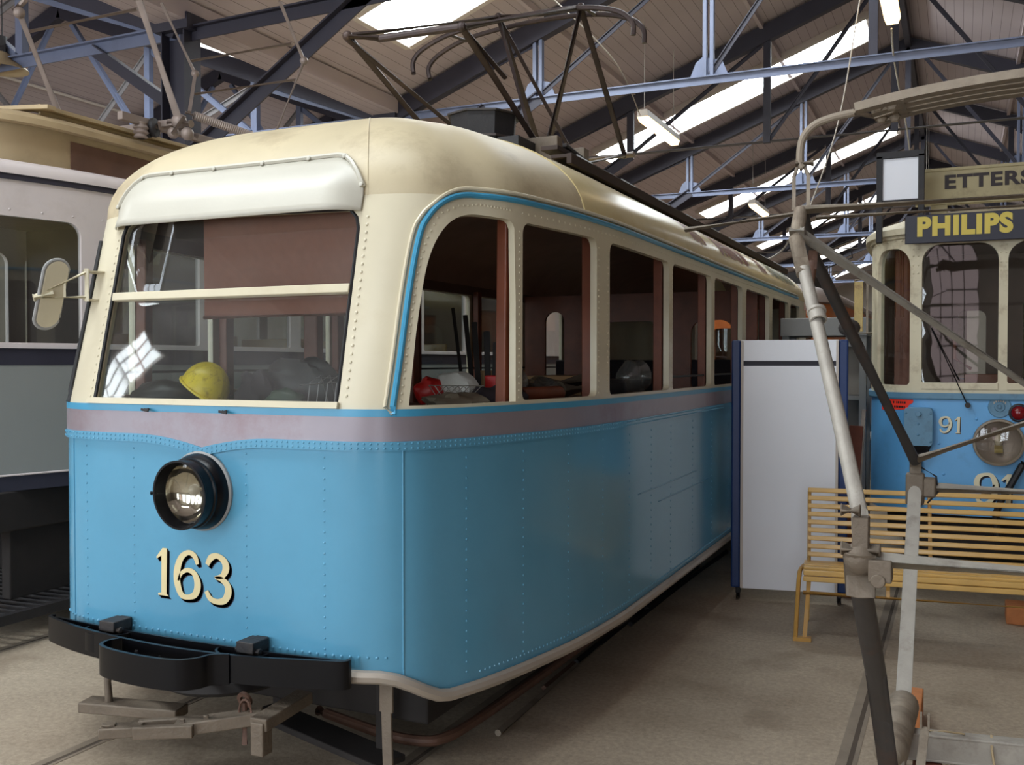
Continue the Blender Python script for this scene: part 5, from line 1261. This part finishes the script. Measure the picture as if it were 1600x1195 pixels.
# wooden blocks it stands on
b1 = aH(1424, 1146, 0.); m = MB(); m.box((b1.x+.0, b1.y+.12, .065), (.085, .36, .13)); tag(m.build('wooden_block', 'blockwood', bevel=.006), 'raw orange wooden block on the floor behind the spring drum of the floor-standing pantograph', 'wooden block')
m = MB(); c = ch0+cd*.12; m.box((c.x, c.y-.06, .055), (.11, .30, .11)); tag(m.build('wooden_block', 'redwood', bevel=.006), 'dark red wooden block under the near corner of the floor-standing pantograph', 'wooden block')
m = MB(); c = ce+V3(-.1, .3, 0); m.box((c.x, c.y, .055), (.12, .5, .11)); tag(m.build('wooden_block', 'redwood', bevel=.006), 'wooden block under the right end of the floor-standing pantograph', 'wooden block')
b2 = aH(1580, 975, 0.); m = MB(); m.box((b2.x+.32, b2.y+.1, .06), (.7, .22, .12)); tag(m.build('wooden_block', 'blockwood', bevel=.006), 'long orange wooden block on the floor under the bench', 'wooden block')

# ------------------------------------------------------------------ loose rods and scraps on the floor
rods = [((778, 1145), (985, 965), .016, 'galvbrown', 'pale steel rod on the floor along the blue tram, its end nearest the camera'), ((850, 1075), (1040, 915), .014, 'rust', 'rusty rod on the floor just inside the pale rod beside the blue tram'),
        ((900, 1035), (1090, 885), .018, 'blackiron', 'dark rod on the floor under the middle of the blue tram side'), ((985, 975), (1120, 872), .016, 'blackiron', 'dark rod ending near the display board beside the blue tram'), ((1010, 952), (1135, 862), .02, 'under', 'thick dark rod close under the skirt of the blue tram near the display board')]
for (a, b, r, mt, lb) in rods:
    p, q = aH(*a, r), aH(*b, r); m = MB(); m.tube([p, q], r, 10); tag(m.build('metal_rod', mt), lb, 'rod')

# ------------------------------------------------------------------ things lying in the blue tram
ZS, ZP = 1.5455, 1.546
def obj1(mb, name, mat, label, cat, group=None, **k): return tag(mb.build(name, mat, **k), label, cat, group)
m = MB(); c = V3(-3.10, 3.41, ZS+.085); tx = V3(.8, -.25, -.42).normalized(); ty = V3(-.2, 1, 0); ty = (ty-tx*ty.dot(tx)).normalized(); tz = tx.cross(ty)
rows = []
for i in range(13):
    t = math.pi/2*i/12
    rows.append([c+tz*(.125*math.sin(t))*1.0+(tx*(.125*math.cos(t))*math.cos(a)+ty*(.10*math.cos(t))*math.sin(a)) for a in [2*math.pi*j/24 for j in range(25)]])
m.sheet(rows); hat = thing('hard_hat', 'scuffed yellow hard hat lying behind the windscreen of the blue tram', 'hard hat', (c.x, c.y, ZS)); m.build('shell', 'yellow', hat)
m = MB(); rows = [[c+tx*((.125+e*(1 if math.cos(a) > 0 else .25))*math.cos(a)+(.04*max(0, math.cos(a)) if e > 0 else 0))+ty*((.10+e*.7)*math.sin(a))-tz*e*.2 for a in [2*math.pi*j/24 for j in range(25)]] for e in (-.003, .02)]; m.sheet(rows); m.build('brim', 'yellow', hat, solid=.004)
m = MB(); m.blob((-3.36, 3.44, ZS+.05), (.17, .12, .075), 2, .2, flat=-.05); obj1(m, 'rubbish_sack', 'blackbag', 'low black plastic sack at the left behind the windscreen of the blue tram', 'sack')
m = MB(); m.blob((-2.83, 3.44, ZS+.07), (.10, .06, .10), 9, .2, flat=-.07); obj1(m, 'rubbish_sack', 'fabric', 'dark cloth bundle just right of the yellow hard hat behind the windscreen', 'bundle')
m = MB(); m.blob((-2.66, 3.52, ZS+.08), (.23, .065, .14), 14, .16, n=24, m=16, flat=-.08); obj1(m, 'rubbish_sack', 'blackbag', 'large dark sack heaped under the brown blind behind the windscreen', 'sack')
m = MB(); m.blob((-2.64, 3.40, ZS+.042), (.10, .05, .05), 5, .2, flat=-.045); obj1(m, 'green_bag', 'green', 'dark green plastic bag behind the windscreen between bundle and wire rack', 'bag')
m = MB()
for i in range(6): x = -2.50+.045*i; m.tube([(x, 3.36, ZS+.004), (x+.01, 3.37, ZS+.12), (x+.03, 3.42, ZS+.15), (x+.04, 3.47, ZS+.004)], .0025, 6)
m.tube([(-2.52, 3.34, ZS+.11), (-2.25, 3.36, ZS+.13)], .003, 6); m.tube([(-2.50, 3.43, ZS+.14), (-2.22, 3.43, ZS+.14)], .003, 6); m.tube([(-2.5, 3.36, ZS+.004), (-2.27, 3.36, ZS+.004)], .003, 6); obj1(m, 'wire_rack', 'rod', 'wire dish rack at the right behind the windscreen of the blue tram', 'rack')
# on the platform by the side windows
t = thing('plastic_sack', 'white and red plastic sack in the first side window of the blue tram', 'sack', (-2.28, 4.2, ZP)); m = MB(); m.blob((-2.26, 4.25, ZP+.07), (.13, .10, .09), 11, .2, flat=-.07); m.build('sack_body', 'whitebag', t)
m = MB(); m.blob((-2.36, 4.17, ZP+.06), (.08, .08, .075), 12, .16, flat=-.06); m.build('red_panel', 'redbag', t)
m = MB(); m.box((-2.1, 4.40, ZP+.07), (.11, .10, .14)); obj1(m, 'red_crate', 'redbag', 'small red box beside the sticks in the first side window of the blue tram', 'box', bevel=.006)
m = MB(); ox, oy = -2.20, 3.84
for i in range(7):
    m.tube([(ox+.03*i, oy, ZP+.01), (ox+.03*i+.09, oy+.03, ZP+.10)], .0025, 5); m.tube([(ox+.03*i+.09, oy+.0, ZP+.01), (ox+.03*i, oy+.03, ZP+.10)], .0025, 5)
m.tube([(ox, oy, ZP+.01), (ox+.28, oy, ZP+.01)], .003, 5); m.tube([(ox, oy+.03, ZP+.1), (ox+.28, oy+.03, ZP+.1)], .003, 5); obj1(m, 'wire_mesh', 'whitebag', 'white crossed wire mesh in the first side window of the blue tram', 'wire mesh')
m = MB(); m.blob((-2.05, 3.84, ZP+.02), (.16, .12, .05), 21, .3, flat=-.02); obj1(m, 'tarpaulin', 'tarp', 'crumpled olive tarpaulin at the front corner of the first side window', 'tarpaulin')
for i, (dx, dy, hh, r) in enumerate(((.0, .0, .50, .010), (.035, .02, .46, .014), (.07, .0, .42, .016), (.10, .03, .37, .018), (.135, .01, .31, .016), (.16, .03, .25, .018))):
    bx0, by0 = -2.46+dx*1.3, 4.62+dy; m = MB(); m.tube([(bx0+.05, by0, ZP+.012), (bx0-.05+.02*i, by0+.06, ZP+hh)], r, 8); obj1(m, 'wooden_stick', 'under', ['thinnest and tallest dark stick', 'second tallest dark stick', 'third tallest dark stick', 'third shortest dark stick', 'second shortest dark stick', 'shortest dark stick'][i]+' of the bundle leaning in the first side window', 'stick', 'leaning bundle of dark sticks')
m = MB(); m.box((-2.28, 4.83, ZP+.08), (.2, .16, .16)); obj1(m, 'cardboard_box', 'cardboard', 'brown cardboard box behind the clear plastic bag in the first side window', 'box', bevel=.003)
m = MB(); m.blob((-2.13, 4.60, ZP+.085), (.10, .09, .10), 31, .25, flat=-.085); obj1(m, 'plastic_bag', 'bag', 'clear plastic bag near the first window post of the blue tram', 'bag')
m = MB(); m.blob((-2.0, 4.16, ZP+.025), (.13, .24, .07), 33, .15, flat=-.025); obj1(m, 'dark_blanket', 'fabric', 'dark folded blanket below the clear bag in the first side window', 'blanket')
m = MB(); m.blob((-2.12, 4.95, ZP+.04), (.14, .12, .08), 41, .3, flat=-.04); obj1(m, 'crumpled_sheet', 'bag', 'crumpled clear plastic sheet in the second side window of the blue tram', 'plastic sheet')
m = MB(); m.lathe([(.04, 0), (.034, .0), (.034, .34), (.04, .34)], (-1.99, 4.42, ZP+.042), (.22, 1, .0), 18, True); obj1(m, 'clay_pipe', 'brownwood', 'red-brown pipe lying on the sill of the second side window', 'pipe')
m = MB()
for k in range(3): m.tube([(-2.22+.1*k, 5.0, ZP+.05+.03*(k == 1)), (-2.16+.1*k, 5.55, ZP+.06+.035*(k == 1))], .05, 12)
obj1(m, 'rolled_carpet', 'tarp', 'rolled-up brown carpet in the second side window of the blue tram', 'carpet')
m = MB(); m.lathe([(.001, .0), (.11, .0), (.125, .03), (.12, .08), (.10, .10), (.001, .11)], (-1.99, 5.72, ZP), (0, 0, 1), 24); obj1(m, 'round_tin', 'rubber', 'flat black round tin in the third side window of the blue tram', 'tin')
m = MB(); m.blob((-2.0, 6.3, ZP+.10), (.11, .16, .125), 51, .25, flat=-.10); obj1(m, 'plastic_bag', 'bag', 'clear plastic bag standing in the third side window of the blue tram', 'bag')
m = MB(); m.box((-2.35, 5.95, ZP+.06), (.4, .5, .12)); obj1(m, 'cardboard_box', 'cardboard', 'flat brown cardboard box behind the round tin in the third side window', 'box', bevel=.003)

# ------------------------------------------------------------------ trams farther back
fx = -2.6; FT = Shell(fx, [(0, 14.2), (.5, 14.2), (.8, 14.3), (.98, 14.6), (1.05, 15.2), (1.05, 24), (.6, 24.4), (0, 24.4)])
ft = thing('tram', 'orange-brown wooden tram far back behind the blue tram', 'tram', (fx, 18, 0)); fq = [i*.15 for i in range(int(FT.L/.15))]; ff = [-q for q in reversed(fq[1:])]+fq
fw_ = [rrect(a, a+1.0, 1.6, 2.25, .03, .06) for a in [FT.sy(15.2)+1.25*i for i in range(6)]]+[rrect(-.7, -.05, 1.6, 2.25, .03, .06), rrect(.05, .7, 1.6, 2.25, .03, .06)]
m = MB(); FT.panel(m, [(q, .6) for q in ff]+[(q, 2.62) for q in reversed(ff)], fw_, th=.05, ds=.15); m.build('body', 'orange', ft)
for h in fw_: pane(h, 'window_pane', 'glass', ft, -.02, FT)
m = MB(); rows = []
for q in ff:
    p = FT.P(q, 2.6, .06); c = Vector((fx, min(max(p.y, 15), 23.5), 0)); rows.append([Vector((p.lerp(c, f).x, p.lerp(c, f).y, z)) for f, z in ((.05, 2.58), (0, 2.6), (.03, 2.68), (.2, 2.80), (.5, 2.9), (1, 2.96))])
m.sheet(rows); m.build('roof', 'pantogrey', ft); m = MB(); m.box2((fx-.9, 14.8, .3), (fx+.9, 24, .62)); m.box2((fx-.8, 15.5, 0.01), (fx+.8, 16.2, .4)); m.box2((fx-.8, 20.5, 0.01), (fx+.8, 21.2, .4)); m.build('underframe', 'under', ft)
m = MB(); m.box2((fx-.3, 15.2, 2.9), (fx+.5, 19, 3.12)); m.build('roof_equipment', 'blackiron', ft)

# ------------------------------------------------------------------ light and view
w = bpy.data.worlds.new('world'); bpy.context.scene.world = w; w.use_nodes = True
w.node_tree.nodes['Background'].inputs['Color'].default_value = (.55, .68, .9, 1); w.node_tree.nodes['Background'].inputs['Strength'].default_value = 1.0
sc = bpy.context.scene
sc.view_settings.view_transform = 'Standard'; sc.view_settings.look = 'None'; sc.view_settings.gamma = 1.; sc.view_settings.use_curve_mapping = False
sc.view_settings.exposure = 0.34
sc.cycles.max_bounces = 8; sc.cycles.transparent_max_bounces = 16; sc.cycles.sample_clamp_indirect = 6.
